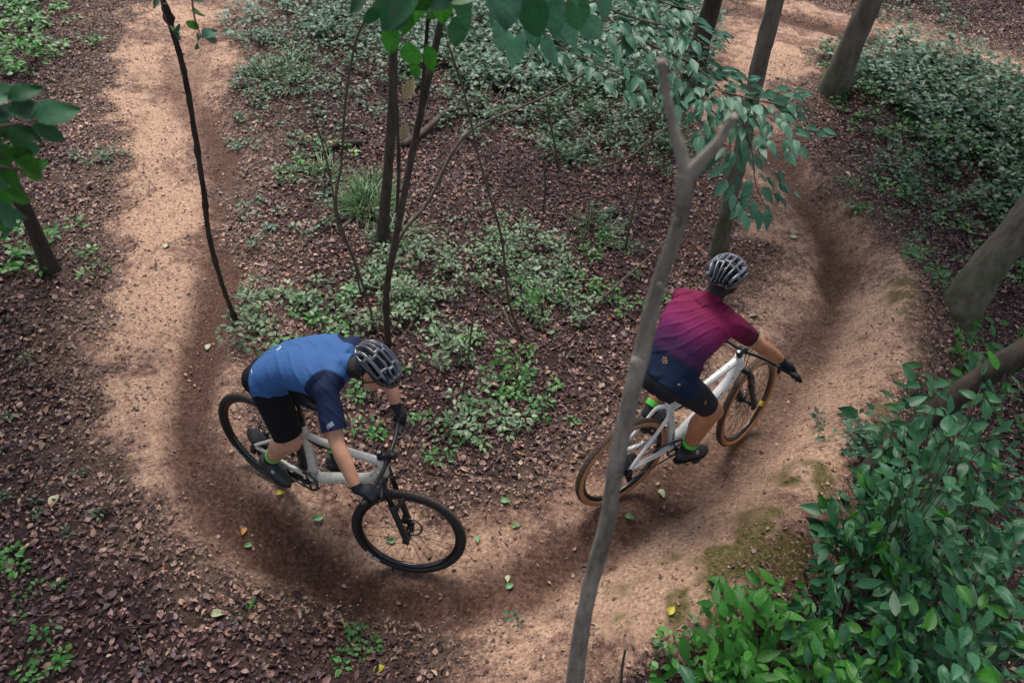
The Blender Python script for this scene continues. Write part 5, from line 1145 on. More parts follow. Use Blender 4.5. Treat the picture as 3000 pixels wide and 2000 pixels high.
def shade_crown(root, centre, rad, n, kind, m='cover', ls=.19):
    """loose leaf clumps on twigs, unseen above the frame, shaped to shade its corners"""
    C_ = np.array(centre, float); cl = rng.normal(0, 1, (max(6, n // 40), 3)); cl = cl / np.linalg.norm(cl, axis=1, keepdims=True) * rng.uniform(.3, 1, (len(cl), 1)) * np.array(rad)
    w = rng.integers(0, len(cl), n); P = C_ + cl[w] + rng.normal(0, .34, (n, 3)); P[:, 2] = np.maximum(P[:, 2], C_[2] - rad[2]); a = rng.uniform(0, 6.28, n)
    D = np.stack([np.cos(a), np.sin(a), rng.normal(-.1, .3, n)], 1); U = rng.normal(0, .4, (n, 3)); U[:, 2] = 1
    pc = np.array(CP[kind])[rng.integers(0, 3, n)] * rng.uniform(.7, 1.2, (n, 1))
    v_, f_, c_ = leaf_batch(P - np.array(root.location), D, U, rng.uniform(.7, 1.3, n) * ls, pc)
    o = link('shade_crown', mesh_np('shade_crown', v_, f_, M[m], c_), root); o['kind'] = 'stuff'
    for q in cl[:14]: 
        mb = MB(); a_ = C_ + [0, 0, -rad[2] * .9]; mb.add(*tube_vf(catmull([a_, a_ * .5 + (C_ + q) * .5 + [0, 0, .1], C_ + q], 4) - np.array(root.location), np.linspace(.025, .006, 9), n=6)); mb.build('branch', M['bark_dark'], root)
def tree(label, base, pts, rad, m, lean=0, ztop=6.4, cr=(2.8, 4200), cs=(0, 0), name='tree', group=None, **kw):
    P = px_stem(base, pts, y_lean=lean); P2 = extend(P, ztop) if ztop else P
    root = thing(name, label, 'tree', P[0], group); r2 = list(rad) + [rad[-1] * .8] * 1 if ztop else rad
    rr = np.interp(np.linspace(0, 1, len(P2)), [0, .25, .6, 1], [rad[0], (rad[0] + rad[-1]) / 2, rad[-1], rad[-1] * .55]) if ztop else rad
    trunk_mesh(P2, rr, m, root, **kw)
    if cr: shade_crown(root, np.array(P2[-1]) + [cs[0], cs[1], .8], (cr[0], cr[0], 1.5), cr[1], 'dark')  # unseen tops made wide, dense and offset to shade the frame corners
    return root, P2
GT = 'tree trunks beyond the turn'
tree('dark slender trunk leftmost of the three beside the upper trail', (2030, 238), [(2052, 130), (2090, 0)], [.13, .115], M['bark_dark'])
tree('slim grey trunk with green moss at its foot behind the rider in magenta', (2104, 745), [(2135, 600), (2175, 430), (2222, 200), (2272, 0)], [.076, .066], M['bark_moss'], ztop=7.5, cr=(1.2, 350))
tree('thick grey trunk rightmost of the three beside the upper trail', (2440, 275), [(2470, 190), (2552, 0)], [.165, .135], M['bark_moss'])
tree('stout leaning trunk at the right edge above the bright seedlings', (2800, 925), [(2880, 800), (3000, 650), (3060, 570)], [.155, .13], M['bark_moss'], lean=.3, cs=(.5, -.5), cr=(3, 5000))
tree('leaning trunk rising out of the leafy shrubs at lower right', (2530, 1405), [(2700, 1240), (2860, 1118), (3010, 1020), (3100, 960)], [.072, .072], M['bark_dark'], lean=.25, cs=(1.2, -.8), cr=(3, 5000))
tree('short dark leaning trunk at the left edge', (150, 790), [(95, 660), (45, 555), (-20, 430)], [.062, .052], M['bark_dark'], lean=-.1, cs=(-1, 0), cr=(3.2, 5200))
tree('bare knobbly black sapling leaning over the left path', (692, 945), [(650, 830), (612, 690), (598, 570), (572, 400), (545, 240), (515, 120), (475, -5), (440, -110)], [.021, .018, .0165, .015, .014], M['bark_dark'], lean=-.35, ztop=None, cr=False, name='sapling', knots=12, jit=.1, n=10)
tree('thick dark trunk with grass at its foot in the middle', (1120, 705), [(1128, 600), (1138, 480), (1150, 300), (1152, 100), (1150, -40)], [.062, .050, .034, .030], M['bark_mid'], ztop=5.6, cr=False, knots=4)
tree('very thin dark stem just right of the thick middle trunk', (1162, 640), [(1168, 480), (1160, 300), (1148, 100), (1142, -60)], [.016, .018, .022], M['bark_mid'], ztop=None, cr=False, name='sapling', n=8)
mid_root, mid_P = tree('tall slim forking sapling behind the head of the rider in blue', (1136, 1005), [(1132, 860), (1155, 720), (1186, 560), (1218, 400), (1262, 200), (1300, 20), (1320, -120)], [.026, .024, .022, .022], M['bark_mid'], lean=-.12, ztop=4.6, cr=False, name='sapling', knots=3)
for lab, b, pts, r in [('pale crooked stem left of the middle trunk', (1098, 962), [(1078, 880), (1040, 770), (985, 610), (1000, 480), (1012, 300), (1040, 130), (1075, 50)], .013),
                   ('second pale crooked stem with a kink, further left', (1060, 880), [(1035, 760), (990, 660), (975, 560), (950, 440), (915, 330)], .010),
                   ('thin dark stem bowed across the middle of the clearing', (1530, 990), [(1490, 880), (1470, 700), (1430, 560), (1395, 430), (1362, 280), (1310, 120)], .013),
                   ('short grey stick standing below the pale green plants', (1350, 1185), [(1370, 1060), (1388, 900)], .011),
                   ('thin grey stick standing right of the pale green plants', (1640, 500), [(1620, 400), (1600, 290)], .018),
                   ('thin upright stem left of the forked sapling', (1830, 740), [(1850, 640), (1880, 520), (1912, 400), (1935, 290)], .014),
                   ('thin straight dead stem in the middle clearing', (1590, 620), [(1598, 540), (1588, 450)], .014),
                   ('dry thin stem standing at the bottom edge of the bank', (1818, 2040), [(1822, 1960), (1832, 1900)], .010)]:
    rt, _ = tree(lab, b, pts, [r, r * .6], M['twig'], ztop=None, cr=False, name='bare_stem', n=7, jit=.05)
    rt['category'] = 'stem'

# side branches of the slim middle sapling and the long boughs that hang into the picture
def mk_branch(root, pts, r0, r1, name='branch', m=M['bark_dark'], n=8):
    Q = catmull(pts, 6); mb = MB(); mb.add(*tube_vf(Q - np.array(root.location), np.linspace(r0, r1, len(Q)), n=n, jitter=.03)); mb.build(name, m, root); return Q
def at_ref(u, v, ref): return at_y(u, v, ref[1])
q = mid_P[4]
mk_branch(mid_root, [mid_P[4], at_y(1225, 380, q[1] - .05), at_y(1240, 230, q[1] - .15), at_y(1250, 100, q[1] - .2), at_y(1262, -40, q[1] - .25)], .013, .010)
q = mid_P[1]
mk_branch(mid_root, [mid_P[1], at_y(1170, 700, q[1] + .1), at_y(1255, 590, q[1] + .3), at_y(1330, 440, q[1] + .45), at_y(1400, 370, q[1] + .6), at_y(1590, 285, q[1] + .8), at_y(1740, 195, q[1] + 1.0), at_y(1830, 95, q[1] + 1.1)], .016, .007, m=M['twig'])
mk_branch(mid_root, [mid_P[0] + [0, 0, .05], at_y(1165, 950, mid_P[0][1] + .03), at_y(1200, 900, mid_P[0][1] + .06)], .009, .004, m=M['twig'])

# ------------------------------------------------------------------ fallen wood
def fallen(label, pxs, r0, r1, m, lift=None, side=()):
    P = []
    for i, (u, v, dz) in enumerate(pxs):
        g = G(u, v); g2 = at_z(u, v, g[2] + dz); P.append(g2)
    root = thing('fallen_branch', label, 'branch', P[0]); mk_branch(root, P, r0, r1, 'wood', m, 10)
    for s in side:
        Q = [at_z(u, v, G(u, v)[2] + dz) for u, v, dz in s]; mk_branch(root, Q, r1, r1 * .5, 'side_twig', m, 6)
fallen('mossy fallen branch lying across the clearing behind the middle trunk', [(1180, 425, .03), (1230, 395, .06), (1300, 335, .08), (1345, 318, .08), (1425, 335, .05)], 0.042, .026, M['bark_mid'], side=[[(1345, 318, .08), (1400, 300, .1), (1440, 240, .15)]])
fallen('short dark fallen branch left of the middle trunk', [(860, 478, .02), (930, 455, .03), (985, 425, .05), (1060, 418, .04)], .022, .042, M['bark_dark'])
fallen('thin arched dead branch in the clearing left of the forked sapling', [(1740, 492, .03), (1800, 480, .12), (1860, 450, .2), (1890, 420, .25), (1985, 350, .2)], .016, .010, M['twig'])
fallen('long thin dead branch pointing at the back of the rider in magenta', [(1735, 905, .03), (1790, 850, .1), (1860, 790, .12), (1920, 735, .1), (1990, 660, .1)], .014, .009, M['twig'], side=[[(1860, 760, .1), (1820, 735, .12), (1785, 700, .1)]])
fallen('thin curved dead twig right of the mossy fallen branch', [(1405, 292, .05), (1415, 240, .2), (1440, 200, .3), (1500, 125, .4)], .010, .006, M['twig'])
fallen('thin pale twig bending up through the leafy drift', [(1445, 300, .05), (1475, 260, .2), (1540, 195, .3), (1575, 130, .4), (1640, 60, .5)], .012, .006, M['twig'])
fallen('short curved root at the edge of the lower right shrubs', [(2400, 1690, .03), (2450, 1682, .08), (2490, 1700, .06), (2530, 1750, .02)], .012, .012, M['twig'])
fallen('dead twig in the dark litter at the left edge', [(0, 1100, .02), (60, 1060, .05), (110, 1000, .04)], .008, .005, M['twig'])
fallen('thin dead twig below the pale green plants', [(1560, 1000, .03), (1500, 960, .1), (1470, 900, .12), (1410, 850, .1)], .009, .005, M['twig'])

# ------------------------------------------------------------------ forked grey sapling close to the camera
yF = 1.10
ptsF = [at_y(1662, 2150, yF), at_y(1688, 1980, yF), at_y(1712, 1800, yF), at_y(1745, 1650, yF), at_y(1783, 1500, yF), at_y(1808, 1350, yF), at_y(1836, 1210, yF), at_y(1868, 1080, yF), at_y(1893, 960, yF), at_y(1935, 830, yF), at_y(1965, 720, yF), at_y(1985, 640, yF), at_y(2005, 560, yF), at_y(2012, 505, yF)]
gz = float(height(ptsF[0][0] - .06, yF - .02)[0]); foot = np.array([ptsF[0][0] - .08, yF, gz])
rF = [30, 29, 27, 27, 26.5, 27, 27, 29, 27.5, 25, 24, 25, 29, 33]
radF = [.9 * r / FPX * ((W.T @ (p - CAMP))[2]) for r, p in zip(rF, ptsF)]
root = thing('forked_sapling', 'cut forked grey sapling standing closest in front of the rear wheel of the white bike', 'tree', foot)
Pf = [foot - [0, 0, .15], foot + (ptsF[0] - foot) * .4] + ptsF; Rf = [radF[0] * 1.15, radF[0] * 1.05] + radF
Qf = catmull(Pf, 7); RRf = np.interp(np.linspace(0, len(Pf) - 1, len(Qf)), range(len(Pf)), Rf)
wob = np.array([vnoise(i * .31, 2.2, 5) for i in range(len(Qf))]); RRf = RRf * (1 + .10 * (wob - .5))
Qf[:, 0] += (np.array([vnoise(i * .13, 7.7, 8) for i in range(len(Qf))]) - .5) * .010
mb = MB(); mb.add(*tube_vf(Qf - foot, RRf, n=20, jitter=.02))
forkp = ptsF[-1]; d0 = (W.T @ (forkp - CAMP))[2]
def rpx(r, p): return r / FPX * (W.T @ (p - CAMP))[2]
bl = [at_y(2012, 520, yF), at_y(1990, 430, yF + .01), at_y(1968, 350, yF + .02), at_y(1950, 260, yF + .03), at_y(1936, 178, yF + .03)]
br = [at_y(2012, 520, yF), at_y(2055, 470, yF - .01), at_y(2098, 425, yF - .02), at_y(2125, 385, yF - .02), at_y(2152, 340, yF - .03)]
mb.build('trunk', M['bark_grey'], root)
for b_, r_ in ((bl, (24, 17, 14, 13, 14)), (br, (24, 19, 16, 14, 13))):
    Q = catmull(b_, 7); R_ = np.interp(np.linspace(0, 4, len(Q)), range(5), [rpx(a, p) for a, p in zip(r_, b_)]); g = MB(); g.add(*tube_vf(Q - foot, R_, n=16, jitter=.03)); g.build('fork', M['bark_grey'], root)
for (u, v, s_) in ((1868, 1062, 30), (1985, 650, 20), (1935, 835, 17), (1812, 1392, 18)):   # branch scars
    p = at_y(u, v, yF - .018); g = MB(); g.add(*ellipsoid_vf(p - foot, np.eye(3), (rpx(s_, p) * .8, rpx(s_, p) * .5, rpx(s_, p) * .8), 12, 8)); g.build('knot', M['bark_grey'], root)

# ------------------------------------------------------------------ shrubs with separate leaves
def shrub(label, base, tips, kind, ls, nper, stem_r=.006, name='shrub', cat='shrub', z0=None, mixk=None, upbias=1.0, spread_=.20):
    """base: foot on the ground (x, y, z); tips: branch tips in the world; leaves alternate along the outer half of each branch"""
    base = np.array(base, float); root = thing(name, label, cat, base); 
    for tp in tips:
        tp = np.array(tp, float); mid_ = (base * .45 + tp * .55) + np.array([0, 0, .22 * np.linalg.norm(tp - base)]) * .6
        Q = catmull([base - [0, 0, .05], base * .8 + mid_ * .2 + [0, 0, .1], mid_, tp], 8); mb = MB(); mb.add(*tube_vf(Q - base, np.linspace(stem_r, stem_r * .35, len(Q)), n=6)); mb.build('stem', M['twig'], root)
        n = len(Q)
        for k in range(nper):
            t = 1 - (k / nper) ** 1.1 * .62; i = min(int(t * (n - 1)), n - 2); p = Q[i]; ax = nrm(Q[i + 1] - Q[i]); side = nrm(np.cross(ax, [0, 0, 1.])) * (1 if k % 2 else -1)
            off = side * rng.uniform(.02, spread_) * (1 if k > 1 else .2) + rng.normal(0, .03, 3); d = nrm(side * rng.uniform(.3, 1.1) + ax * rng.uniform(.1, 1) + np.array([0, -.1, rng.uniform(-.35, .15)]))
            kk = mixk if (mixk and random.random() < .22) else kind
            put_leaf(root, kk, p + off - base, d, np.array([rng.normal(0, .36), rng.normal(0, .36) - .25, upbias]), ls * rng.uniform(.5, 1.3))
    return root
def shrub_px(label, centre, w, h, dist_z, ntips, kind, ls, nper, mixk=None, **kw):
    """a shrub whose leaf mass fills the photo ellipse centre, w, h with its tips at height dist_z over the ground"""
    c = centre; gg = at_z(c[0], c[1], dist_z); base = np.array([gg[0] + .15, gg[1] - .05, 0]); base[2] = float(height(base[0], base[1])[0]); tips = []
    for k in range(ntips):
        a = k * 2.39996 + 1; q = math.sqrt((k + .5) / ntips); u = c[0] + w * q * math.cos(a); v = c[1] + h * q * math.sin(a)
        tips.append(at_z(u, v, dist_z - .30 * q * q + rng.normal(0, .10)))
    return shrub(label, base, tips, kind, ls, nper, mixk=mixk, **kw)
shrub_px('bright green compound-leaved shrub at the bottom edge right of the forked sapling', (2230, 1820), 230, 150, .95, 14, 'g', 0.108, 18, 'g')
shrub_px('bright green shrub lowest at the bottom edge, under the other bright one', (2150, 1975), 200, 90, .90, 10, 'g', 0.110, 18, 't')
shrub_px('cool green oval-leaved shrub with gaps just right of the bright green shrub', (2450, 1740), 110, 100, .95, 7, 't', 0.122, 13)
shrub_px('blue green shrub reaching furthest left over the mossy bank', (2510, 1510), 110, 95, 1.0, 8, 't', 0.116, 16, 'g')
shrub_px('cool green shrub beside the foot of the leaning trunk', (2620, 1440), 130, 90, 1.05, 9, 't', 0.110, 18, 'g')
shrub_px('grey green shrub hanging over the leaning trunk', (2800, 1220), 170, 110, 1.9, 10, 't', 0.110, 18)
shrub_px('cool green shrub at the right edge in front of the leaning trunk top', (2930, 1080), 100, 70, 1.5, 7, 't', .11, 14, 'g')
shrub_px('blue green sprigs crossing the middle of the leaning trunk', (2740, 1130), 70, 60, 1.3, 5, 't', .105, 12)
shrub_px('low grey green sprigs hiding the foot of the leaning trunk', (2620, 1310), 90, 55, .95, 6, 't', .11, 12)
shrub_px('mixed green shrub in the middle of the lower right thicket', (2740, 1610), 170, 130, 1.2, 12, 't', 0.116, 19, 'g')
shrub_px('dark teal shrub at the right edge below the leaning trunk', (2930, 1350), 140, 140, 1.2, 10, 't', 0.116, 19, 'g')
shrub_px('dense teal shrub at the right edge of the thicket', (2930, 1620), 130, 140, 1.25, 11, 't', 0.122, 19)
shrub_px('fresh green shrub low in the thicket at the bottom edge', (2500, 1930), 180, 100, 1.0, 11, 'g', 0.110, 18, 't')
shrub_px('cool green shrub filling the lower right corner', (2900, 1880), 170, 130, 1.2, 13, 't', 0.122, 19, 'g')
shrub_px('blue green shrub between the corner and the mixed green shrub', (2690, 1800), 140, 100, 1.15, 10, 't', 0.116, 19, 'g')
shrub_px('bright sapling shrub at the foot of the stout leaning trunk', (2830, 1000), 90, 70, .55, 6, 'g', .095, 10)
shrub_px('bright green shrub below the stout leaning trunk at the right edge', (2950, 1010), 80, 90, .7, 6, 'g', .095, 10, 't')
shrub_px('small grey green shrub at the right border of the trail', (2690, 1190), 60, 60, .55, 4, 'p', .07, 10)
shrub_px('small bright green sprout between the pale plants in the clearing', (1550, 830), 60, 60, .35, 4, 'g', .085, 8, spread_=.08)
shrub_px('small bright green plant in front of the pale plants', (1480, 1050), 55, 55, .30, 4, 'g', .075, 8, spread_=.07)
shrub_px('pale round-leaved plant above the white bike and below the clearing', (1300, 990), 70, 70, .30, 5, 'p', .07, 10, spread_=.08)
shrub_px('small teal shrub on the dark slope right of the trail', (2680, 440), 90, 50, .35, 5, 't', .085, 9)
shrub_px('small bright shrub on the dark slope at the right', (2790, 370), 60, 45, .4, 4, 'g', .10, 8)
shrub_px('dark green shrub at the upper right beside the upper trail', (2900, 270), 120, 90, .5, 8, 't', .10, 12)
shrub_px('bright fern-like plant at the upper left corner', (35, 120), 60, 60, .4, 5, 'g', .13, 9)
shrub_px('bright green plant at the foot of the short dark trunk', (70, 700), 60, 50, .3, 4, 'g', .09, 9)

# ------------------------------------------------------------------ leafy boughs of small trees that stand just outside the frame
def bough(root, pts, r0, r1, kind, ls, nl, along=(.15, 1), sp=.12, drop=.2):
    Q = catmull(pts, 10); mk = MB(); base = np.array(root.location); mk.add(*tube_vf(Q - base, np.linspace(r0, r1, len(Q)), n=7)); mk.build('branch', M['twig'], root)
    n = len(Q)
    for k in range(nl):
        t = along[0] + (along[1] - along[0]) * k / max(nl - 1, 1); i = min(int(t * (n - 1)), n - 2); ax = nrm(Q[i + 1] - Q[i]); side = nrm(np.cross(ax, [0, 0, 1.])) * (1 if k % 2 else -1)
        off = side * rng.uniform(.01, sp) + rng.normal(0, .02, 3); d = nrm(side * rng.uniform(.3, 1) + ax * rng.uniform(.2, 1) + np.array([0, 0, -drop * rng.uniform(.2, 1.6)]))
        put_leaf(root, kind, Q[i] + off - base, d, np.array([rng.normal(0, .3), rng.normal(0, .3) - .4, 1.]), ls * rng.uniform(.75, 1.2))
# middle-distance teal bough: hangs from a small tree standing left of the dark slender trunk
yb = 3.1
def B_(u, v, dist): return at_d(u, v, dist)
tb = G(1880, 40); troot = thing('leafy_tree', 'small tree whose cool green leafy boughs hang above the rider in magenta', 'tree', tb)
topb = np.array([tb[0] - .2, tb[1] - .3, 5.2]); trunk_mesh([tb, tb * .6 + topb * .4, topb], [.05, .045, .035], M['bark_dark'], troot)
hub_ = B_(1700, -160, 4.6); trunk_mesh([topb, (topb + hub_) / 2 + [0, 0, .3], hub_], [.035, .03, .02], M['bark_dark'], troot, name='branch', below=0)
for pts, nl in [([(1700, -160, 4.6), (1760, 20, 4.5), (1850, 110, 4.4), (1990, 230, 4.3), (2120, 270, 4.2), (2260, 350, 4.1), (2370, 420, 4.05)], 46),
                ([(1850, 110, 4.4), (1990, 170, 4.35), (2080, 230, 4.3), (2160, 330, 4.2), (2200, 430, 4.2), (2215, 540, 4.2), (2250, 620, 4.2)], 46),
                ([(1760, 20, 4.5), (1880, 60, 4.45), (2000, 90, 4.4), (2090, 150, 4.35)], 30),
                ([(1700, -100, 4.6), (1620, 40, 4.5), (1640, 130, 4.5), (1800, 210, 4.4), (1900, 240, 4.35), (2000, 280, 4.3)], 40),
                ([(1990, 230, 4.3), (2060, 300, 4.25), (2130, 380, 4.2), (2140, 480, 4.2)], 26),
                ([(1800, -100, 4.6), (1930, 0, 4.5), (2030, 30, 4.5)], 20),
                ([(1620, -60, 4.6), (1540, 20, 4.5), (1560, 110, 4.5), (1680, 150, 4.4)], 26),
                ([(2120, 270, 4.2), (2200, 290, 4.15), (2290, 310, 4.1), (2330, 330, 4.1)], 16)]:
    bough(troot, [B_(*p) for p in pts], .006, .002, 'm', .092, int(nl * 2.1), sp=.19, drop=.12)
# near big leaves at the top edge and at the left edge
nb = np.array([-.9, 1.7, 0.]); nb[2] = float(height(nb[0], nb[1])[0])
nb = np.array([.35, .25, 0.]); nb[2] = float(height(nb[0], nb[1])[0]); nroot = thing('leafy_tree', 'broad-leaved tree whose near leaves hang in from the top edge', 'tree', nb)
tp_ = np.array([.45, .2, 5.6]); trunk_mesh([nb, nb * .5 + tp_ * .5 + [.12, -.1, 0], tp_], [.05, .045, .035], M['bark_dark'], nroot); shade_crown(nroot, tp_ + [2.6, .2, 1.2], (2.4, 2.2, .9), 3600, 'dark')  # unseen foliage offset to the right, added to shade that side
hb_ = B_(1400, -500, 1.9); trunk_mesh([tp_, (tp_ + hb_) / 2 + [0, 0, .15], hb_], [.03, .022, .014], M['bark_dark'], nroot, name='branch', below=0)
def nleaf(root, kind, u, v, dist, u2, v2, size_px, tilt=(0, -.5, 1)):
    p = B_(u, v, dist); q = B_(u2, v2, dist * 1.03); L = np.linalg.norm(q - p); put_leaf(root, kind, p - np.array(root.location), q - p, nrm(CAMP - p) + np.array([0, 0, .35]) + rng.normal(0, .22, 3), L)
for pts in ([(1400, -500, 1.9), (1420, -200, 1.95), (1500, -60, 2.0)], [(1400, -500, 1.9), (1300, -200, 2.0), (1200, -60, 2.1)], [(1400, -500, 1.9), (1620, -200, 2.1), (1700, -40, 2.2)]): bough(nroot, [B_(*p) for p in pts], .006, .003, 't', .10, 3, sp=.03)
for k, u, v, di, u2, v2 in [('m', 1500, -70, 2.0, 1475, 105), ('m', 1435, -60, 2.05, 1500, 95), ('p', 1440, -40, 2.1, 1300, -10), ('t', 1340, -40, 2.2, 1375, 95), ('g', 1300, -60, 2.2, 1290, 85), ('g', 1260, -60, 2.2, 1215, 70), ('m', 1380, -40, 2.2, 1150, 18), ('g', 1230, -20, 2.4, 1175, 110), ('t', 1210, -20, 2.4, 1100, 100), ('m', 1600, -40, 2.3, 1640, 120), ('t', 1540, -30, 2.2, 1590, 130), ('g', 1290, 10, 2.6, 1245, 60), ('t', 1680, -30, 2.5, 1700, 110), ('t', 1150, -30, 2.3, 1090, 30), ('m', 1560, 20, 2.5, 1570, 150), ('g', 1200, 190, 2.9, 1235, 230), ('m', 1460, 60, 2.5, 1475, 160), ('m', 1640, 10, 2.6, 1690, 150), ('m', 1700, 40, 2.7, 1770, 130), ('t', 1350, 40, 2.7, 1330, 150), ('g', 1160, 60, 2.8, 1130, 170), ('g', 1190, 120, 2.8, 1225, 210), ('t', 1120, 20, 2.7, 1060, 70), ('m', 1520, 100, 2.7, 1500, 210), ('m', 1580, 110, 2.8, 1640, 200), ('g', 1250, 130, 3.0, 1270, 220), ('t', 1090, -20, 2.5, 1010, 35), ('m', 1740, -30, 2.6, 1800, 70)]:
    nleaf(nroot, k, u, v, di, u2, v2, 0)
lb = np.array([-1.75, .9, 0.]); lb[2] = float(height(lb[0], lb[1])[0]); lroot = thing('leafy_tree', 'small tree whose large dark green leaves reach in from the left edge', 'tree', lb)
tl = np.array([-1.7, .95, 4.3]); trunk_mesh([lb, (lb + tl) / 2 + [.05, .1, 0], tl], [.035, .03, .02], M['bark_dark'], lroot); shade_crown(lroot, tl + [-2.0, -.2, 2.2], (2.8, 2.8, 1.1), 4200, 'dark')  # dense foliage out of view, set to the left to shade the bottom left corner
for pts in ([(-340, 300, 2.0), (-150, 360, 2.0), (0, 370, 2.0), (110, 350, 2.0)], [(-340, 300, 2.0), (-150, 460, 2.1), (0, 490, 2.1), (70, 500, 2.1)], [(-340, 400, 2.0), (-150, 560, 2.0), (-40, 620, 2.0)]):
    Qb = [tl] + [B_(*p) for p in pts]; bough(lroot, Qb, .009, .003, 't', .1, 0)
for k, u, v, di, u2, v2 in [('t', 90, 350, 2.0, 245, 305), ('t', 20, 290, 2.0, 130, 250), ('t', 20, 330, 2.0, 145, 310), ('t', 90, 370, 2.0, 205, 410), ('t', 60, 375, 2.0, 140, 430), ('t', 20, 365, 2.0, 110, 440), ('t', -30, 350, 2.0, 50, 300), ('t', -40, 310, 2.0, 40, 270), ('t', -20, 350, 2.05, 40, 410), ('g', 20, 440, 2.1, 110, 455), ('g', 40, 470, 2.1, 150, 520), ('g', 0, 470, 2.1, 60, 560), ('t', -30, 450, 2.1, 40, 500), ('t', -60, 600, 2.0, 85, 638), ('g', -60, 630, 2.0, 20, 680), ('t', -50, 480, 2.0, 15, 560), ('g', -20, 520, 2.2, 40, 610), ('t', -60, 380, 2.0, 20, 440), ('t', 110, 345, 2.05, 190, 355), ('t', 40, 320, 2.1, 85, 255), ('t', 0, 400, 2.1, 80, 395), ('t', 70, 400, 2.15, 95, 480), ('g', -10, 430, 2.15, 60, 470), ('g', 70, 500, 2.15, 145, 470), ('t', -40, 540, 2.1, 50, 530), ('t', -30, 260, 2.1, 60, 262), ('g', 10, 560, 2.2, 100, 590), ('t', -40, 640, 2.1, 60, 660), ('t', 30, 600, 2.2, 10, 700)]:
    nleaf(lroot, k, u, v, di, u2, v2, 0)
# leaves hanging at the top of the knobbly sapling
srt = thing('leafy_twig', 'thin twig with a few teal leaves hanging over the left path at the top', 'twig', at_d(560, -60, 3.0))
bough(srt, [at_d(560, -60, 3.0), at_d(565, 20, 3.0), at_d(575, 70, 3.0), at_d(590, 110, 3.0)], .004, .002, 't', .08, 0)
for k, u, v, di, u2, v2 in [('t', 590, 110, 3.0, 640, 85), ('t', 590, 112, 3.0, 562, 135), ('t', 600, 112, 3.0, 640, 118), ('g', 575, 60, 3.0, 550, 90), ('g', 570, 40, 3.0, 595, 30), ('t', 565, 0, 3.0, 600, -8)]: nleaf(srt, k, u, v, di, u2, v2, 0)
sl2 = thing('leafy_twig', 'small leafy twig at the top end of the knobbly black sapling', 'twig', at_d(470, -60, 4.2))
bough(sl2, [at_d(470, -60, 4.2), at_d(480, 40, 4.2), at_d(505, 92, 4.2)], .004, .002, 't', .08, 0)
for k, u, v, di, u2, v2 in [('t', 478, 0, 4.2, 435, 12), ('t', 480, 5, 4.2, 460, 22), ('t', 505, 92, 4.2, 545, 98), ('g', 503, 92, 4.2, 528, 86)]: nleaf(sl2, k, u, v, di, u2, v2, 0)
for (u, v, u2, v2, lab) in [(1185, 290, 1215, 230, 'dry tan leaf hanging on the middle sapling, the upper of two'), (1180, 410, 1192, 360, 'dry tan leaf hanging on the middle sapling, the lower of two')]:
    p = at_y(u2, v2, mid_P[4][1] - .05); q = at_y(u, v, mid_P[4][1] - .05); o = thing('dry_leaf', lab, 'leaf', p, data=mesh_np('dry_leaf', *leaf_grid(6, .5, .1, .22, .05), M['litter_one'])); x, y, z = basis(q - p, [0, -1, .3]); L = np.linalg.norm(q - p) * 1.1
    o.matrix_world = Matrix(((x[0] * L, y[0] * L, z[0] * L, p[0]), (x[1] * L, y[1] * L, z[1] * L, p[1]), (x[2] * L, y[2] * L, z[2] * L, p[2]), (0, 0, 0, 1)))

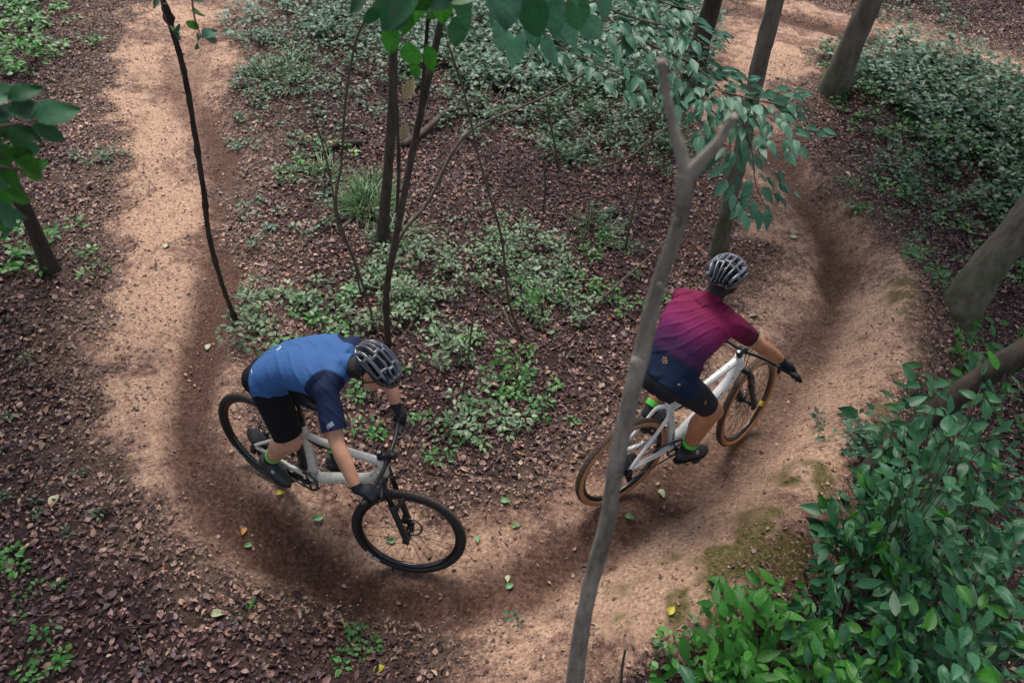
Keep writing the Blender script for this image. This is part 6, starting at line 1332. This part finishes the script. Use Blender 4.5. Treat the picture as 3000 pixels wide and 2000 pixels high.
# ------------------------------------------------------------------ single fresh leaves lying on the trail
M['one_green'] = mat('fallen_green_leaf', (.12, .26, .10), .5, noise=.2, nscale=20); M['one_pale'] = mat('fallen_pale_leaf', (.36, .38, .22), .55, noise=.2, nscale=20); M['one_yellow'] = mat('fallen_yellow_leaf', (.42, .38, .03), .5, noise=.2); M['one_orange'] = mat('fallen_orange_leaf', (.45, .22, .05), .55, noise=.2)
for i, (u, v, px, k, lab) in enumerate([(1493, 1718, 24, 'one_green', 'round green leaf on the trail below the front wheel of the silver bike'), (1487, 1697, 20, 'one_pale', 'pale leaf just above the round green leaf on the trail'), (1510, 1542, 24, 'one_green', 'green leaf on the light dirt right of the silver bike front wheel'), (1845, 1518, 26, 'one_green', 'green leaf on the dark dirt right of the forked sapling'), (1938, 1448, 26, 'one_pale', 'pale leaf on the dirt under the shoe of the rider in magenta'), (1482, 1470, 28, 'one_green', 'crumpled green leaf between the two bikes'),
         (715, 1558, 22, 'one_orange', 'orange leaf on the damp dirt left of the silver bike front wheel'), (727, 1600, 20, 'one_green', 'small green leaf just below the orange leaf'), (932, 1520, 26, 'one_green', 'green leaf on the dirt under the silver bike'), (822, 1446, 22, 'one_yellow', 'yellow green leaf under the shoe of the rider in blue'), (640, 1800, 34, 'one_pale', 'pale green leaf alone on the brown litter at lower left'), (160, 1470, 34, 'one_pale', 'pale leaf in the purple litter at far left'), (2322, 697, 22, 'one_pale', 'pale leaf on the trail above the right hand of the rider in magenta'), (2210, 930, 26, 'one_pale', 'pale yellow leaf beside the sleeve of the rider in magenta'),
         (1965, 1790, 28, 'one_yellow', 'bright yellow leaf on the mossy bank'), (2480, 512, 20, 'one_pale', 'pale leaf at the right border of the upper trail'), (2630, 562, 18, 'one_pale', 'pale leaf on the litter right of the upper trail'), (1325, 1352, 24, 'one_green', 'green leaf on the litter right of the silver bike handlebar'), (1400, 1582, 20, 'one_green', 'small green leaf at the rim of the silver bike front wheel'), (1145, 1585, 22, 'one_green', 'small green leaf seen through the spokes of the silver front wheel'), (1110, 1965, 34, 'one_yellow', 'dull yellow green leaf at the bottom edge left of the forked sapling'),
         (2175, 770, 20, 'one_pale', 'pale leaf beside the helmet of the rider in magenta'), (488, 722, 20, 'one_pale', 'small white leaf on the left path'), (610, 1020, 22, 'one_pale', 'pale leaf left of the back of the rider in blue')]):
    g = G(u, v); d = np.linalg.norm(g - CAMP); h0, nn = normals_at(np.array([g[0]]), np.array([g[1]])); L = px / FPX * d * 1.2
    o = thing('fallen_leaf', lab, 'leaf', (g[0], g[1], h0[0] + .012), data=mesh_np('fallen_leaf', *leaf_grid(6, .3, .06, .30, .10), M[k]))
    a = rng.uniform(0, 6.28); x, y, z = basis([math.cos(a), math.sin(a), .05], nn[0] + rng.normal(0, .12, 3)); p = np.array(o.location) - x * L * .5
    o.matrix_world = Matrix(((x[0] * L, y[0] * L, z[0] * L, p[0]), (x[1] * L, y[1] * L, z[1] * L, p[1]), (x[2] * L, y[2] * L, z[2] * L, p[2]), (0, 0, 0, 1)))
print('objects', len(bpy.data.objects), 'tris', sum(len(o.data.polygons) * 2 for o in bpy.data.objects if o.type == 'MESH'))
